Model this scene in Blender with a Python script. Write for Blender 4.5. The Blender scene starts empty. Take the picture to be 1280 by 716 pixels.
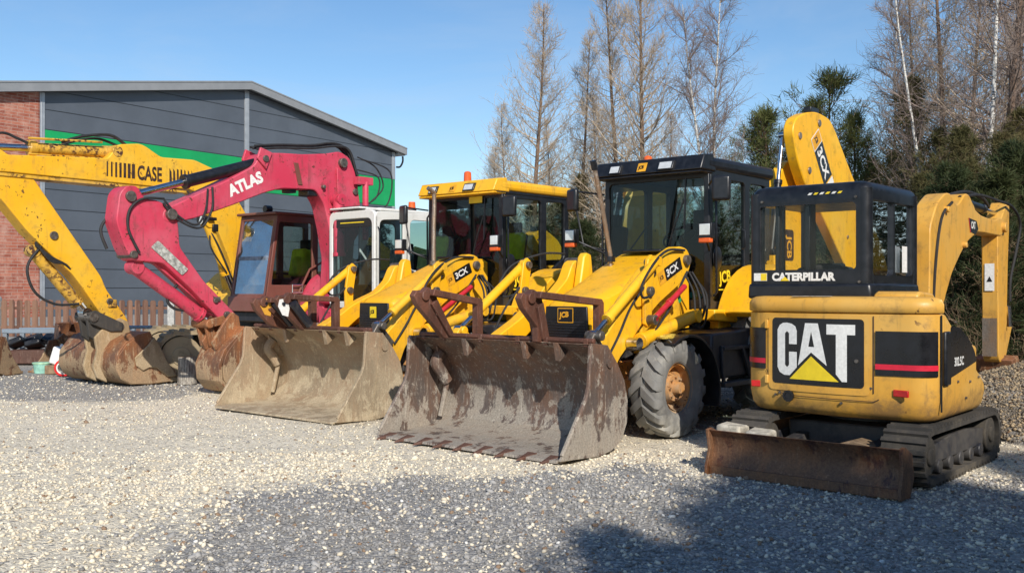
import bpy, bmesh, math, random
import numpy as np
from mathutils import Vector, Matrix
random.seed(7); rng = np.random.default_rng(11)
R = math.radians
scene = bpy.context.scene
COL = scene.collection
PI = math.pi

# ------------------------------------------------------------------ materials
def nmat(name):
    m = bpy.data.materials.new(name); m.use_nodes = True
    nt = m.node_tree; nt.nodes.clear()
    out = nt.nodes.new('ShaderNodeOutputMaterial')
    b = nt.nodes.new('ShaderNodeBsdfPrincipled')
    nt.links.new(b.outputs[0], out.inputs[0])
    return m, nt, b, out
def nd(nt, typ, props=None, **ins):
    n = nt.nodes.new(typ)
    for k, v in (props or {}).items(): setattr(n, k, v)
    for k, v in ins.items():
        s = n.inputs[int(k[1:])] if k[0] == 'i' and k[1:].isdigit() else n.inputs[k]
        if hasattr(v, 'is_output') or isinstance(v, bpy.types.NodeSocket): nt.links.new(v, s)
        else: s.default_value = v
    return n
def mixc(nt, f, a, b, mode='MIX'):
    n = nt.nodes.new('ShaderNodeMix'); n.data_type = 'RGBA'; n.blend_type = mode
    for s, v in ((n.inputs[0], f), (n.inputs[6], a), (n.inputs[7], b)):
        if isinstance(v, bpy.types.NodeSocket): nt.links.new(v, s)
        else: s.default_value = (tuple(v) + (1,) if isinstance(v, (tuple, list)) and len(v) == 3 else v)
    return n.outputs[2]
def mth(nt, op, a, b=0.0, c=0.0, clamp=False):
    n = nt.nodes.new('ShaderNodeMath'); n.operation = op; n.use_clamp = clamp
    for s, v in zip(n.inputs, (a, b, c)):
        if isinstance(v, bpy.types.NodeSocket): nt.links.new(v, s)
        else: s.default_value = v
    return n.outputs[0]
def ramp(nt, v, lo, hi, a=0.0, b=1.0):
    n = nt.nodes.new('ShaderNodeMapRange'); n.interpolation_type = 'SMOOTHSTEP'
    nt.links.new(v, n.inputs[0]); n.inputs[1].default_value = lo; n.inputs[2].default_value = hi
    n.inputs[3].default_value = a; n.inputs[4].default_value = b
    return n.outputs[0]
def wpos(nt): return nt.nodes.new('ShaderNodeNewGeometry').outputs['Position']
def noise(nt, vec, scale, detail=6, rough=.6, dist=0.0):
    n = nt.nodes.new('ShaderNodeTexNoise'); nt.links.new(vec, n.inputs['Vector'])
    n.inputs['Scale'].default_value = scale; n.inputs['Detail'].default_value = detail
    n.inputs['Roughness'].default_value = rough; n.inputs['Distortion'].default_value = dist
    return n.outputs['Fac']
def vscale(nt, vec, s):
    n = nt.nodes.new('ShaderNodeVectorMath'); n.operation = 'MULTIPLY'
    nt.links.new(vec, n.inputs[0]); n.inputs[1].default_value = s
    return n.outputs[0]
def sepz(nt, vec):
    n = nt.nodes.new('ShaderNodeSeparateXYZ'); nt.links.new(vec, n.inputs[0]); return n.outputs
def bump(nt, h, b, strength=.3, dist=.01):
    n = nt.nodes.new('ShaderNodeBump'); n.inputs['Strength'].default_value = strength
    n.inputs['Distance'].default_value = dist
    nt.links.new(h, n.inputs['Height']); nt.links.new(n.outputs[0], b.inputs['Normal'])

def paint(name, base, fade=None, dirt=(.13,.085,.045), dirt_amt=.55, rust_amt=.5, low=(.25, 1.0), rough=.42, chip=.64, metal=0.0):
    m, nt, b, out = nmat(name); p = wpos(nt)
    fade = fade or tuple(min(1, c*.8+.06) for c in base)
    c = mixc(nt, ramp(nt, noise(nt, p, 1.7, 5), .35, .7), base, fade)
    streak = noise(nt, vscale(nt, p, (9, 9, 1.1)), 1.6, 5, .65)
    c = mixc(nt, mth(nt, 'MULTIPLY', ramp(nt, streak, .52, .8), dirt_amt*.8), c, dirt)
    grime = noise(nt, p, 5.5, 9, .7)
    z = sepz(nt, p)[2]
    lowf = ramp(nt, z, low[1], low[0])
    gf = mth(nt, 'MULTIPLY', mth(nt, 'ADD', ramp(nt, grime, .5, .78), mth(nt, 'MULTIPLY', lowf, ramp(nt, grime, .3, .6)), clamp=True), dirt_amt)
    c = mixc(nt, gf, c, dirt)
    ch = noise(nt, p, 17, 7, .62, .4)
    area = ramp(nt, noise(nt, p, 2.3, 3), .42, .62)
    cf = mth(nt, 'MULTIPLY', mth(nt, 'MULTIPLY', ramp(nt, ch, chip, chip+.025), area), rust_amt)
    c = mixc(nt, cf, c, (.075, .028, .014))
    nt.links.new(c, b.inputs['Base Color'])
    rr = mth(nt, 'ADD', mth(nt, 'MULTIPLY', gf, .4), rough)
    rr = mth(nt, 'ADD', rr, mth(nt, 'MULTIPLY', cf, .3), clamp=True)
    nt.links.new(rr, b.inputs['Roughness']); b.inputs['Metallic'].default_value = metal
    h = mth(nt, 'SUBTRACT', mth(nt, 'MULTIPLY', noise(nt, p, 3.0, 2), .8), mth(nt, 'MULTIPLY', cf, .1))
    bump(nt, h, b, .25, .012)
    return m
def plain(name, col, rough=.5, metal=0.0, var=.25, sc=12, bmp=.0, spec=None):
    m, nt, b, out = nmat(name); p = wpos(nt)
    n = noise(nt, p, sc, 6)
    c = mixc(nt, ramp(nt, n, .3, .75), tuple(x*(1-var) for x in col), tuple(min(1, x*(1+var)) for x in col))
    nt.links.new(c, b.inputs['Base Color'])
    nt.links.new(mth(nt, 'ADD', mth(nt, 'MULTIPLY', n, .3), rough-.15, clamp=True), b.inputs['Roughness'])
    b.inputs['Metallic'].default_value = metal
    if spec is not None: b.inputs['Specular IOR Level'].default_value = spec
    if bmp: bump(nt, n, b, bmp, .01)
    return m
def rusty(name, dark, rust, pale, pale_amt=.5, rust_amt=.5, seed=0., rough=.62, metal=.25, lowpale=0.5):
    m, nt, b, out = nmat(name); p0 = wpos(nt)
    a = nt.nodes.new('ShaderNodeVectorMath'); a.operation = 'ADD'; nt.links.new(p0, a.inputs[0]); a.inputs[1].default_value = (seed, seed*1.7, 0)
    p = a.outputs[0]; z = sepz(nt, p)[2]
    n1 = noise(nt, p, 2.2, 8, .65, .3); n2 = noise(nt, vscale(nt, p, (1, 1, .22)), 9, 7, .65); n3 = noise(nt, vscale(nt, p, (1, 1, .6)), 5.0, 12, .74, .25)
    c = mixc(nt, mth(nt, 'MULTIPLY', ramp(nt, n2, .4, .66), rust_amt), dark, rust)
    c = mixc(nt, mth(nt, 'MULTIPLY', ramp(nt, n1, .5, .7), rust_amt), c, tuple(x*.8 for x in rust))
    c = mixc(nt, mth(nt, 'MULTIPLY', ramp(nt, z, .45, .92), ramp(nt, noise(nt, vscale(nt, p, (1, 1, .25)), 6, 6, .65), .35, .6, .15, .85)), c, tuple(x*1.15 for x in rust))
    c = mixc(nt, mth(nt, 'MULTIPLY', ramp(nt, noise(nt, p, 1.6, 4), .45, .62), .5), c, tuple(x*.55 for x in dark))
    lowm = ramp(nt, z, .75, .1, 0.0, lowpale)
    pf = mth(nt, 'MULTIPLY', ramp(nt, mth(nt, 'ADD', n3, mth(nt, 'MULTIPLY', lowm, .30)), .57, .615), pale_amt)
    c = mixc(nt, pf, c, pale)
    sc = noise(nt, vscale(nt, p, (1, 1, .12)), 40, 4, .7)
    c = mixc(nt, mth(nt, 'MULTIPLY', ramp(nt, sc, .55, .7), .55), c, tuple(min(1, x*1.2+.04) for x in pale))
    c = mixc(nt, mth(nt, 'MULTIPLY', ramp(nt, noise(nt, p, 60, 3), .35, .7), .35), c, tuple(x*.4 for x in dark))
    nt.links.new(c, b.inputs['Base Color'])
    nt.links.new(mth(nt, 'ADD', mth(nt, 'MULTIPLY', pf, .3), rough, clamp=True), b.inputs['Roughness'])
    b.inputs['Metallic'].default_value = metal
    bump(nt, mth(nt, 'ADD', mth(nt, 'MULTIPLY', n3, 1.0), mth(nt, 'MULTIPLY', noise(nt, p, 45, 5), .4)), b, .55, .012)
    return m
def glass(name, tint=(.45, .55, .52), refl=.0, dust=.10, dustc=(.35, .36, .33), fm=1.15):
    m = bpy.data.materials.new(name); m.use_nodes = True; nt = m.node_tree; nt.nodes.clear()
    out = nt.nodes.new('ShaderNodeOutputMaterial')
    tr = nt.nodes.new('ShaderNodeBsdfTransparent'); tr.inputs[0].default_value = tint + (1,)
    gl = nt.nodes.new('ShaderNodeBsdfGlossy'); gl.inputs['Roughness'].default_value = .02; gl.inputs[0].default_value = (.9, .95, 1, 1)
    p = wpos(nt)
    bn = nt.nodes.new('ShaderNodeBump'); bn.inputs['Strength'].default_value = .08; bn.inputs['Distance'].default_value = .02
    nt.links.new(noise(nt, p, 2.5, 2), bn.inputs['Height']); nt.links.new(bn.outputs[0], gl.inputs['Normal'])
    fr = nt.nodes.new('ShaderNodeFresnel'); fr.inputs[0].default_value = 1.5
    f = mth(nt, 'ADD', mth(nt, 'MULTIPLY', fr.outputs[0], fm), refl, clamp=True)
    mx = nt.nodes.new('ShaderNodeMixShader'); nt.links.new(f, mx.inputs[0]); nt.links.new(tr.outputs[0], mx.inputs[1]); nt.links.new(gl.outputs[0], mx.inputs[2])
    df = nt.nodes.new('ShaderNodeBsdfDiffuse'); df.inputs[0].default_value = dustc + (1,)
    m2 = nt.nodes.new('ShaderNodeMixShader')
    nt.links.new(mth(nt, 'MULTIPLY', ramp(nt, noise(nt, p, 3.5, 7, .7), .35, .8), dust), m2.inputs[0])
    nt.links.new(mx.outputs[0], m2.inputs[1]); nt.links.new(df.outputs[0], m2.inputs[2]); nt.links.new(m2.outputs[0], out.inputs[0])
    return m

M = {}
M['jcb'] = paint('machine_yellow', (.88, .44, .006), (.86, .48, .02), dirt=(.20, .12, .05), dirt_amt=.58, rust_amt=.8)
M['jcb2'] = paint('machine_yellow_worn', (.86, .43, .008), (.82, .45, .03), dirt=(.2, .12, .05), dirt_amt=.65, rust_amt=.6)
M['cat'] = paint('faded_yellow', (.68, .345, .045), (.66, .38, .085), dirt=(.15, .09, .045), dirt_amt=.72, rust_amt=.9, low=(.46, .70), rough=.42)
M['case'] = paint('chipped_yellow', (.82, .42, .012), (.78, .46, .04), dirt=(.22, .13, .06), dirt_amt=.5, rust_amt=1.0, low=(.4, 1.6), chip=.6)
M['caseworn'] = paint('rust_spotted_yellow', (.68, .38, .03), dirt_amt=.7, rust_amt=1.0, chip=.5, low=(.5, 2.0))
M['pink'] = paint('faded_red', (.55, .036, .078), (.58, .09, .135), dirt=(.13, .05, .045), dirt_amt=.85, rust_amt=1.0, chip=.6, rough=.48)
M['brown'] = paint('brown_cab_paint', (.17, .055, .04), (.2, .08, .06), dirt_amt=.5, rust_amt=.5)
M['white'] = paint('white_cab_paint', (.72, .72, .69), (.66, .66, .62), dirt=(.3, .26, .2), dirt_amt=.35, rust_amt=.5)
M['black'] = plain('black_paint', (.012, .013, .016), .35, var=.4)
M['navy'] = paint('black_dusty_paint', (.014, .016, .024), (.02, .022, .03), dirt=(.13, .115, .095), dirt_amt=.5, rust_amt=0, low=(.3, 1.1), rough=.38)
M['rubber'] = plain('rubber', (.02, .02, .021), .75, var=.4, bmp=.2)
M['rim'] = paint('rusty_rim', (.60, .24, .03), (.52, .24, .06), dirt=(.34, .28, .2), dirt_amt=.8, rust_amt=1., chip=.55, low=(.2, .9), rough=.6)
M['tyre'] = paint('dusty_tyre', (.12, .117, .112), (.23, .225, .21), dirt=(.38, .36, .31), dirt_amt=.7, rust_amt=0, low=(.0, .3), rough=.85)
M['track'] = paint('muddy_track', (.022, .021, .02), (.05, .045, .04), dirt=(.17, .14, .10), dirt_amt=.5, rust_amt=0, low=(.0, .6), rough=.85)
M['mudtrack'] = paint('mud_caked_track', (.30, .23, .14), (.36, .29, .18), dirt=(.12, .09, .06), dirt_amt=.7, rust_amt=0, low=(.0, .3), rough=.92)
M['chrome'] = plain('chrome_rod', (.6, .6, .6), .2, 1.0, var=.1)
M['steel'] = plain('worn_steel', (.16, .14, .12), .5, .6, var=.4, sc=20, bmp=.3)
M['pipe'] = rusty('exhaust_steel', (.42, .38, .33), (.38, .24, .14), (.6, .56, .5), .4, .6, 2, .4, .7)
M['rustA'] = rusty('bucket_steel_dark', (.15, .12, .105), (.22, .105, .055), (.50, .45, .37), .62, .6, 0, .55, .2)
M['rustB'] = rusty('bucket_steel_muddy', (.40, .315, .205), (.33, .195, .11), (.54, .445, .30), .65, .45, 5.3, .75, .05, .3)
M['rustC'] = rusty('bucket_steel_brown', (.17, .085, .05), (.36, .14, .05), (.50, .37, .22), .65, .7, 9.1, .6, .15)
M['mud'] = rusty('dried_mud', (.42, .31, .18), (.36, .24, .12), (.5, .39, .25), .6, .5, 2.2, .9, 0)
M['fork'] = rusty('fork_rust', (.11, .05, .035), (.19, .075, .045), (.2, .12, .09), .3, .6, 1.2)
M['blade'] = rusty('blade_rust', (.075, .035, .03), (.30, .12, .045), (.30, .17, .09), .45, .75, 4.4, .5, .3)
M['glass'] = glass('cab_glass', (.60, .69, .65), 0, .02)
M['glassdark'] = glass('cab_glass_dark', (.52, .66, .68), .0, .01, fm=.9)
M['glassclear'] = glass('cab_glass_clear', (.90, .91, .87), .0, .0, fm=.6)
M['glassdusty'] = glass('cab_glass_dusty', (.6, .68, .70), .0, .42, (.30, .32, .33), fm=.5)
M['red'] = plain('red_strut', (.48, .018, .03), .45, var=.15)
M['redlens'] = plain('red_lens', (.6, .02, .02), .25)
M['orange'] = plain('amber_lens', (.75, .12, .02), .25, var=.15)
M['lamp'] = plain('lamp_glass', (.75, .76, .74), .12, .3, var=.1)
M['whitel'] = plain('white_decal', (.78, .77, .73), .5, var=.1, sc=40)
M['yelll'] = plain('yellow_decal', (.85, .62, .02), .5, var=.08)
M['jcbl'] = plain('amber_decal', (.75, .36, .02), .5, var=.15)
M['blackl'] = plain('black_decal', (.010, .010, .012), .3, var=.3)
M['redl'] = plain('red_decal', (.6, .015, .04), .4, var=.1)
M['darkl'] = plain('worn_black_lettering', (.05, .025, .015), .6, var=.5)
M['greyplate'] = plain('scratched_plate', (.42, .42, .38), .55, .1, var=.5, sc=25)
M['green'] = plain('green_sticker', (.02, .35, .12), .5)
M['seat'] = plain('seat_fabric', (.02, .02, .022), .85)
M['interior'] = plain('cab_interior_grey', (.035, .035, .037), .7)
M['teal'] = plain('teal_cloth', (.03, .25, .22), .8)
M['hiviz'] = plain('hi_vis_cloth', (.62, .85, .02), .8, var=.15)
M['blueprint'] = plain('blue_cloth', (.20, .25, .32), .8, var=.5, sc=8)
M['glove'] = plain('yellow_cloth', (.55, .38, .05), .85, var=.4, sc=30)
M['conc'] = plain('concrete', (.42, .41, .38), .85, var=.25, sc=18, bmp=.4)
M['wood'] = plain('timber_offcut', (.25, .17, .10), .8, var=.4, bmp=.3)

# ------------------------------------------------------------------ mesh builder
class MB:
    def __init__(s): s.v = []; s.f = []
    def add(s, vs, fs):
        o = len(s.v); s.v += [tuple(v) for v in vs]; s.f += [tuple(i+o for i in f) for f in fs]; return s
    def box(s, c, d, rot=None):
        x, y, z = (q/2 for q in d)
        vs = [Vector((a*x, b*y, e*z)) for a in (-1, 1) for b in (-1, 1) for e in (-1, 1)]
        if rot is not None: vs = [rot @ v for v in vs]
        vs = [v + Vector(c) for v in vs]
        return s.add(vs, [(0,1,3,2), (4,6,7,5), (0,4,5,1), (2,3,7,6), (0,2,6,4), (1,5,7,3)])
    def b2(s, x0, x1, y0, y1, z0, z1): return s.box(((x0+x1)/2, (y0+y1)/2, (z0+z1)/2), (abs(x1-x0), abs(y1-y0), abs(z1-z0)))
    def prism(s, poly, a, b, ax='y'):
        mp = {'y': lambda p, t: (p[0], t, p[1]), 'x': lambda p, t: (t, p[0], p[1]), 'z': lambda p, t: (p[0], p[1], t)}[ax]
        n = len(poly); vs = [mp(p, a) for p in poly] + [mp(p, b) for p in poly]
        fs = [tuple(range(n)), tuple(range(2*n-1, n-1, -1))] + [(i, i+n, (i+1) % n+n, (i+1) % n) for i in range(n)]
        return s.add(vs, fs)
    def tube(s, pts, r, n=8, cap=True, r2=None):
        pts = [Vector(p) for p in pts]; k = len(pts)
        rs = r if isinstance(r, (list, tuple)) else [r if r2 is None else r+(r2-r)*i/(k-1) for i in range(k)]
        prev = None; vs = []
        for i, p in enumerate(pts):
            t = (pts[min(i+1, k-1)]-pts[max(i-1, 0)]).normalized()
            if prev is None:
                u = t.cross(Vector((0, 0, 1)));
                if u.length < .1: u = t.cross(Vector((1, 0, 0)))
            else: u = prev - t*prev.dot(t)
            u.normalize(); w = t.cross(u); prev = u
            for j in range(n):
                a = 2*PI*j/n; vs.append(p + (u*math.cos(a)+w*math.sin(a))*rs[i])
        fs = [(i*n+j, i*n+(j+1) % n, (i+1)*n+(j+1) % n, (i+1)*n+j) for i in range(k-1) for j in range(n)]
        if cap: fs += [tuple(range(n-1, -1, -1)), tuple(range((k-1)*n, k*n))]
        return s.add(vs, fs)
    def cyl(s, p0, p1, r0, r1=None, n=16): return s.tube([p0, p1], [r0, r0 if r1 is None else r1], n)
    def pin(s, x, z, y0, y1, r, n=16): return s.cyl((x, y0, z), (x, y1, z), r, n=n)
    def sphere(s, c, r, n=12, m=8):
        rx, ry, rz = r if isinstance(r, (tuple, list)) else (r, r, r)
        vs = [(c[0], c[1], c[2]+rz)]
        for i in range(1, m):
            for j in range(n):
                a, b = PI*i/m, 2*PI*j/n
                vs.append((c[0]+rx*math.sin(a)*math.cos(b), c[1]+ry*math.sin(a)*math.sin(b), c[2]+rz*math.cos(a)))
        vs.append((c[0], c[1], c[2]-rz)); L = len(vs)-1
        fs = [(0, 1+j, 1+(j+1) % n) for j in range(n)]
        fs += [(1+i*n+j, 1+(i+1)*n+j, 1+(i+1)*n+(j+1) % n, 1+i*n+(j+1) % n) for i in range(m-2) for j in range(n)]
        fs += [(L, 1+(m-2)*n+(j+1) % n, 1+(m-2)*n+j) for j in range(n)]
        return s.add(vs, fs)
    def lathe(s, prof, cx, cz, n=32, close=True):   # prof: (y, r) revolved round the local Y axis through (cx, cz)
        vs = []; k = len(prof)
        for j in range(n):
            a = 2*PI*j/n
            for (y, r) in prof: vs.append((cx+r*math.cos(a), y, cz+r*math.sin(a)))
        fs = []
        for j in range(n):
            q = (j+1) % n
            for i in range(k if close else k-1):
                fs.append((j*k+i, j*k+(i+1) % k, q*k+(i+1) % k, q*k+i))
        return s.add(vs, fs)
    def beam(s, p0, p1, w, h, up=(0, 0, 1)):
        p0, p1 = Vector(p0), Vector(p1); t = (p1-p0).normalized(); side = t.cross(Vector(up))
        if side.length < .05: side = t.cross(Vector((1, 0, 0)))
        side.normalize(); u = side.cross(t); vs = []
        for p in (p0, p1):
            for a, b in ((-1, -1), (1, -1), (1, 1), (-1, 1)): vs.append(p+side*a*w/2+u*b*h/2)
        return s.add(vs, [(3, 2, 1, 0), (4, 5, 6, 7)] + [(i, (i+1) % 4, (i+1) % 4+4, i+4) for i in range(4)])
def children_of(o): return list(o.children)
def link(o, parent=None):
    COL.objects.link(o)
    if parent is not None: o.parent = parent
    return o
def mesh_from(name, v, f):
    me = bpy.data.meshes.new(name); me.from_pydata(v, [], f); me.update(); return me
def P(name, mb, mat, parent=None, bevel=0.0, smooth=40, seg=2, label=None):
    me = mesh_from(name, mb.v, mb.f)
    bm = bmesh.new(); bm.from_mesh(me); bmesh.ops.recalc_face_normals(bm, faces=bm.faces); bm.to_mesh(me); bm.free()
    me.materials.append(M[mat] if isinstance(mat, str) else mat)
    if smooth:
        me.polygons.foreach_set('use_smooth', [True]*len(me.polygons)); me.set_sharp_from_angle(angle=R(smooth))
    o = link(bpy.data.objects.new(name, me), parent)
    if bevel:
        b = o.modifiers.new('bevel', 'BEVEL'); b.width = bevel; b.segments = seg; b.limit_method = 'ANGLE'; b.angle_limit = R(35); b.use_clamp_overlap = True; b.harden_normals = False
    if label: o['label'] = label
    return o
def PS(name, mb, mat, parent=None, **k):
    """each disconnected piece of the builder becomes an object of its own"""
    par = list(range(len(mb.v)))
    def find(a):
        while par[a] != a: par[a] = par[par[a]]; a = par[a]
        return a
    for f in mb.f:
        r0 = find(f[0])
        for i in f[1:]: par[find(i)] = r0
    groups = {}
    for f in mb.f: groups.setdefault(find(f[0]), []).append(f)
    out = []
    for fs in groups.values():
        idx = sorted({i for f in fs for i in f}); mp = {a: b for b, a in enumerate(idx)}
        q = MB(); q.v = [mb.v[i] for i in idx]; q.f = [tuple(mp[i] for i in f) for f in fs]
        out.append(P(name, q, mat, parent, **k))
    return out
def rrect(x0, x1, y0, y1, r=.05, n=4):
    r = min(r, abs(x1-x0)/2.01, abs(y1-y0)/2.01); o = []
    for cx, cy, a0 in ((x1-r, y1-r, 0), (x0+r, y1-r, 90), (x0+r, y0+r, 180), (x1-r, y0+r, 270)):
        for i in range(n+1): a = R(a0+90*i/n); o.append((cx+r*math.cos(a), cy+r*math.sin(a)))
    return o
def rpoly(pts, r=.05, n=3):
    o = []; k = len(pts)
    for i in range(k):
        p = Vector(pts[i]); a = Vector(pts[i-1]); b = Vector(pts[(i+1) % k])
        da, db = a-p, b-p; rr = min(r, da.length*.45, db.length*.45)
        q0 = p+da.normalized()*rr; q1 = p+db.normalized()*rr
        for j in range(n+1):
            t = j/n; o.append(tuple(q0*(1-t)**2 + p*2*t*(1-t) + q1*t*t))
    return o
# plane frames: (origin, u, v)
def PX(x): return ((x, 0, 0), (0, 1, 0), (0, 0, 1))        # faces +X, coords (y, z)
def PY(y): return ((0, y, 0), (-1, 0, 0), (0, 0, 1))       # faces +Y, coords (-x, z)
def sheet(name, outer, holes, frame, mat, parent, thick=.04, bevel=0, xz=False, label=None):
    """flat sheet with holes; frame = (origin,u,v); thickness goes behind the face"""
    o, u, v = (Vector(q) for q in frame); n = u.cross(v)
    bm = bmesh.new()
    for loop in [outer]+list(holes):
        vs = [bm.verts.new(o+u*(-p[0] if xz else p[0])+v*p[1]) for p in loop]
        for i in range(len(vs)): bm.edges.new((vs[i], vs[(i+1) % len(vs)]))
    bmesh.ops.triangle_fill(bm, edges=bm.edges[:], use_beauty=True, use_dissolve=False)
    for f in bm.faces:
        f.normal_update()
        if f.normal.dot(n) < 0: f.normal_flip()
    if thick:
        ret = bmesh.ops.extrude_face_region(bm, geom=bm.faces[:])
        bmesh.ops.translate(bm, verts=[g for g in ret['geom'] if isinstance(g, bmesh.types.BMVert)], vec=-n*thick)
        bmesh.ops.recalc_face_normals(bm, faces=bm.faces)
    me = bpy.data.meshes.new(name); bm.to_mesh(me); bm.free()
    me.materials.append(M[mat] if isinstance(mat, str) else mat)
    ob = link(bpy.data.objects.new(name, me), parent)
    if bevel:
        b = ob.modifiers.new('bevel', 'BEVEL'); b.width = bevel; b.segments = 2; b.limit_method = 'ANGLE'; b.angle_limit = R(40)
        me.polygons.foreach_set('use_smooth', [True]*len(me.polygons)); me.set_sharp_from_angle(angle=R(40))
    if label: ob['label'] = label
    return ob
def text(name, s, frame, x, y, h, mat, parent, bold=.02, xs=1.0, center=False, shear=0.0, rot=0.0, thick=.0):
    cu = bpy.data.curves.new('t', 'FONT'); cu.body = s; cu.size = 1.0; cu.offset = bold; cu.shear = shear; cu.resolution_u = 3
    if thick: cu.extrude = thick
    ob = bpy.data.objects.new('t', cu); COL.objects.link(ob)
    dg = bpy.context.evaluated_depsgraph_get(); ev = ob.evaluated_get(dg); me0 = ev.to_mesh()
    vs = [v.co.copy() for v in me0.vertices]; fs = [tuple(p.vertices) for p in me0.polygons]
    ev.to_mesh_clear(); bpy.data.objects.remove(ob); bpy.data.curves.remove(cu)
    x0 = min(v.x for v in vs); x1 = max(v.x for v in vs); y0 = min(v.y for v in vs); y1 = max(v.y for v in vs)
    k = h/(y1-y0); o, u, w = (Vector(q) for q in frame); n = u.cross(w)
    cr, sr = math.cos(rot), math.sin(rot); out = []
    for v in vs:
        a = (v.x-x0-(x1-x0)/2*(1 if center else 0))*k*xs; b = (v.y-y0)*k
        if center: b -= h/2
        out.append(o+u*(x+a*cr-b*sr)+w*(y+a*sr+b*cr)+n*v.z)
    me = mesh_from(name, out, fs); me.materials.append(M[mat])
    return link(bpy.data.objects.new(name, me), parent)
def thing(name, label, cat, loc=(0, 0, 0), yaw=None, group=None, rz=None):
    o = bpy.data.objects.new(name, None); COL.objects.link(o); o.location = loc
    o.empty_display_size = .3
    o.rotation_euler = (0, 0, rz if rz is not None else (R(-(90+yaw)) if yaw is not None else 0))
    o['label'] = label; o['category'] = cat
    if group: o['group'] = group
    return o
def tag(o, label, cat, group=None):
    o['label'] = label; o['category'] = cat
    if group: o['group'] = group
    return o
def part(name, parent, loc=(0, 0, 0)):
    o = bpy.data.objects.new(name, None); COL.objects.link(o); o.parent = parent; o.location = loc; o.empty_display_size = .1; return o

def free(o, root, label, cat):
    """turn a mesh modelled inside a machine into a thing of its own, origin at its base"""
    me = o.data; n = len(me.vertices); c = Vector((sum(v.co.x for v in me.vertices)/n, sum(v.co.y for v in me.vertices)/n, min(v.co.z for v in me.vertices)))
    me.transform(Matrix.Translation(-c)); q = Matrix.Rotation(root.rotation_euler.z, 3, 'Z') @ c
    o.parent = None; o.location = Vector(root.location)+q; o.rotation_euler = (0, 0, root.rotation_euler.z)
    return tag(o, label, cat)
# ------------------------------------------------------------------ wheels and tracks
def make_wheel(parent, x, y, rad, width, rim_r, side=1, front=True, rimmat='rim'):
    w = part('wheel', parent, (x, y, rad*.985))
    h = width/2; t = MB()
    prof = [(-h*.72, rim_r), (-h*.98, rad*.62), (-h, rad*.78), (-h*.93, rad*.88), (-h*.8, rad*.92), (0, rad*.93), (h*.8, rad*.92), (h*.93, rad*.88), (h, rad*.78), (h*.98, rad*.62), (h*.72, rim_r)]
    t.lathe(prof, 0, 0, 48)
    n = 16
    for i in range(n):
        for s in (-1, 1):
            a0 = 2*PI*(i+(0 if s > 0 else .5))/n; da = PI/n*.58; sk = 2*PI/n*.75
            def pt(a, yy, r): return (r*math.cos(a), yy, r*math.sin(a))
            st = [(0, .90, 1.0, 0, 1), (.45, .90, 1.0, .45, .98), (.82, .89, .985, .85, .92), (1.0, .84, .94, 1.0, .85), (1.03, .76, .80, 1.06, .6)]
            vs = []
            for (fy, ri, ro, fa, wd) in st:
                for (r, sg) in ((ri, -1), (ro, -1), (ro, 1), (ri, 1)):
                    vs.append(pt(a0-sk*fa+sg*da*wd*(.85 if r == ro else 1), s*h*fy, rad*r))
            fs = [(0, 1, 2, 3), (16, 19, 18, 17)]
            for k in range(4):
                for j in range(4): fs.append((4*k+j, 4*k+(j+1) % 4, 4*k+4+(j+1) % 4, 4*k+4+j))
            t.add(vs, fs)
    P('tyre', t, 'tyre', w, smooth=50)
    r = MB(); s = side
    yo = s*h*.78
    r.lathe([(yo, rim_r*1.04), (yo-s*.02, rim_r*1.04), (yo-s*.03, rim_r*.93), (-s*h*.7, rim_r*.9), (-s*h*.75, rim_r*1.0), (yo*.2, rim_r*.86), (yo-s*.02, rim_r*.9)], 0, 0, 32, close=False)
    r.lathe([(yo-s*.10, rim_r*.9), (yo-s*.11, rim_r*.62), (yo-s*.045, rim_r*.52), (yo-s*.045, rim_r*.001)], 0, 0, 32, close=False)
    r.cyl((0, yo-s*.08, 0), (0, yo+s*.03, 0), rim_r*.3, rim_r*.24, 20)
    for k in range(8):
        a = 2*PI*k/8; r.cyl((rim_r*.44*math.cos(a), yo-s*.06, rim_r*.44*math.sin(a)), (rim_r*.44*math.cos(a), yo-s*.02, rim_r*.44*math.sin(a)), .012, n=6)
    P('rim', r, rimmat, w, smooth=35)
    return w
def stadium(x0, x1, zc, r, n=12, top=0.0):
    o = []
    for i in range(n+1): a = R(-90-180*i/n); o.append((x0+r*math.cos(a), zc+r*math.sin(a)))
    for i in range(n+1): a = R(90-180*i/n); o.append((x1+r*math.cos(a), zc+r*math.sin(a)))
    return o
def resample(pts, step):
    out = []; L = len(pts); acc = 0.0
    seg = [(Vector(pts[i]), Vector(pts[(i+1) % L])) for i in range(L)]
    tot = sum((b-a).length for a, b in seg); n = max(8, round(tot/step)); d = tot/n; t = 0; si = 0; base = 0
    for k in range(n):
        target = k*d
        while base+(seg[si][1]-seg[si][0]).length < target-1e-9: base += (seg[si][1]-seg[si][0]).length; si += 1
        a, b = seg[si]; l = (b-a).length; q = a+(b-a)*((target-base)/max(l, 1e-9)); out.append((q, (b-a).normalized()))
    return out
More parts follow.
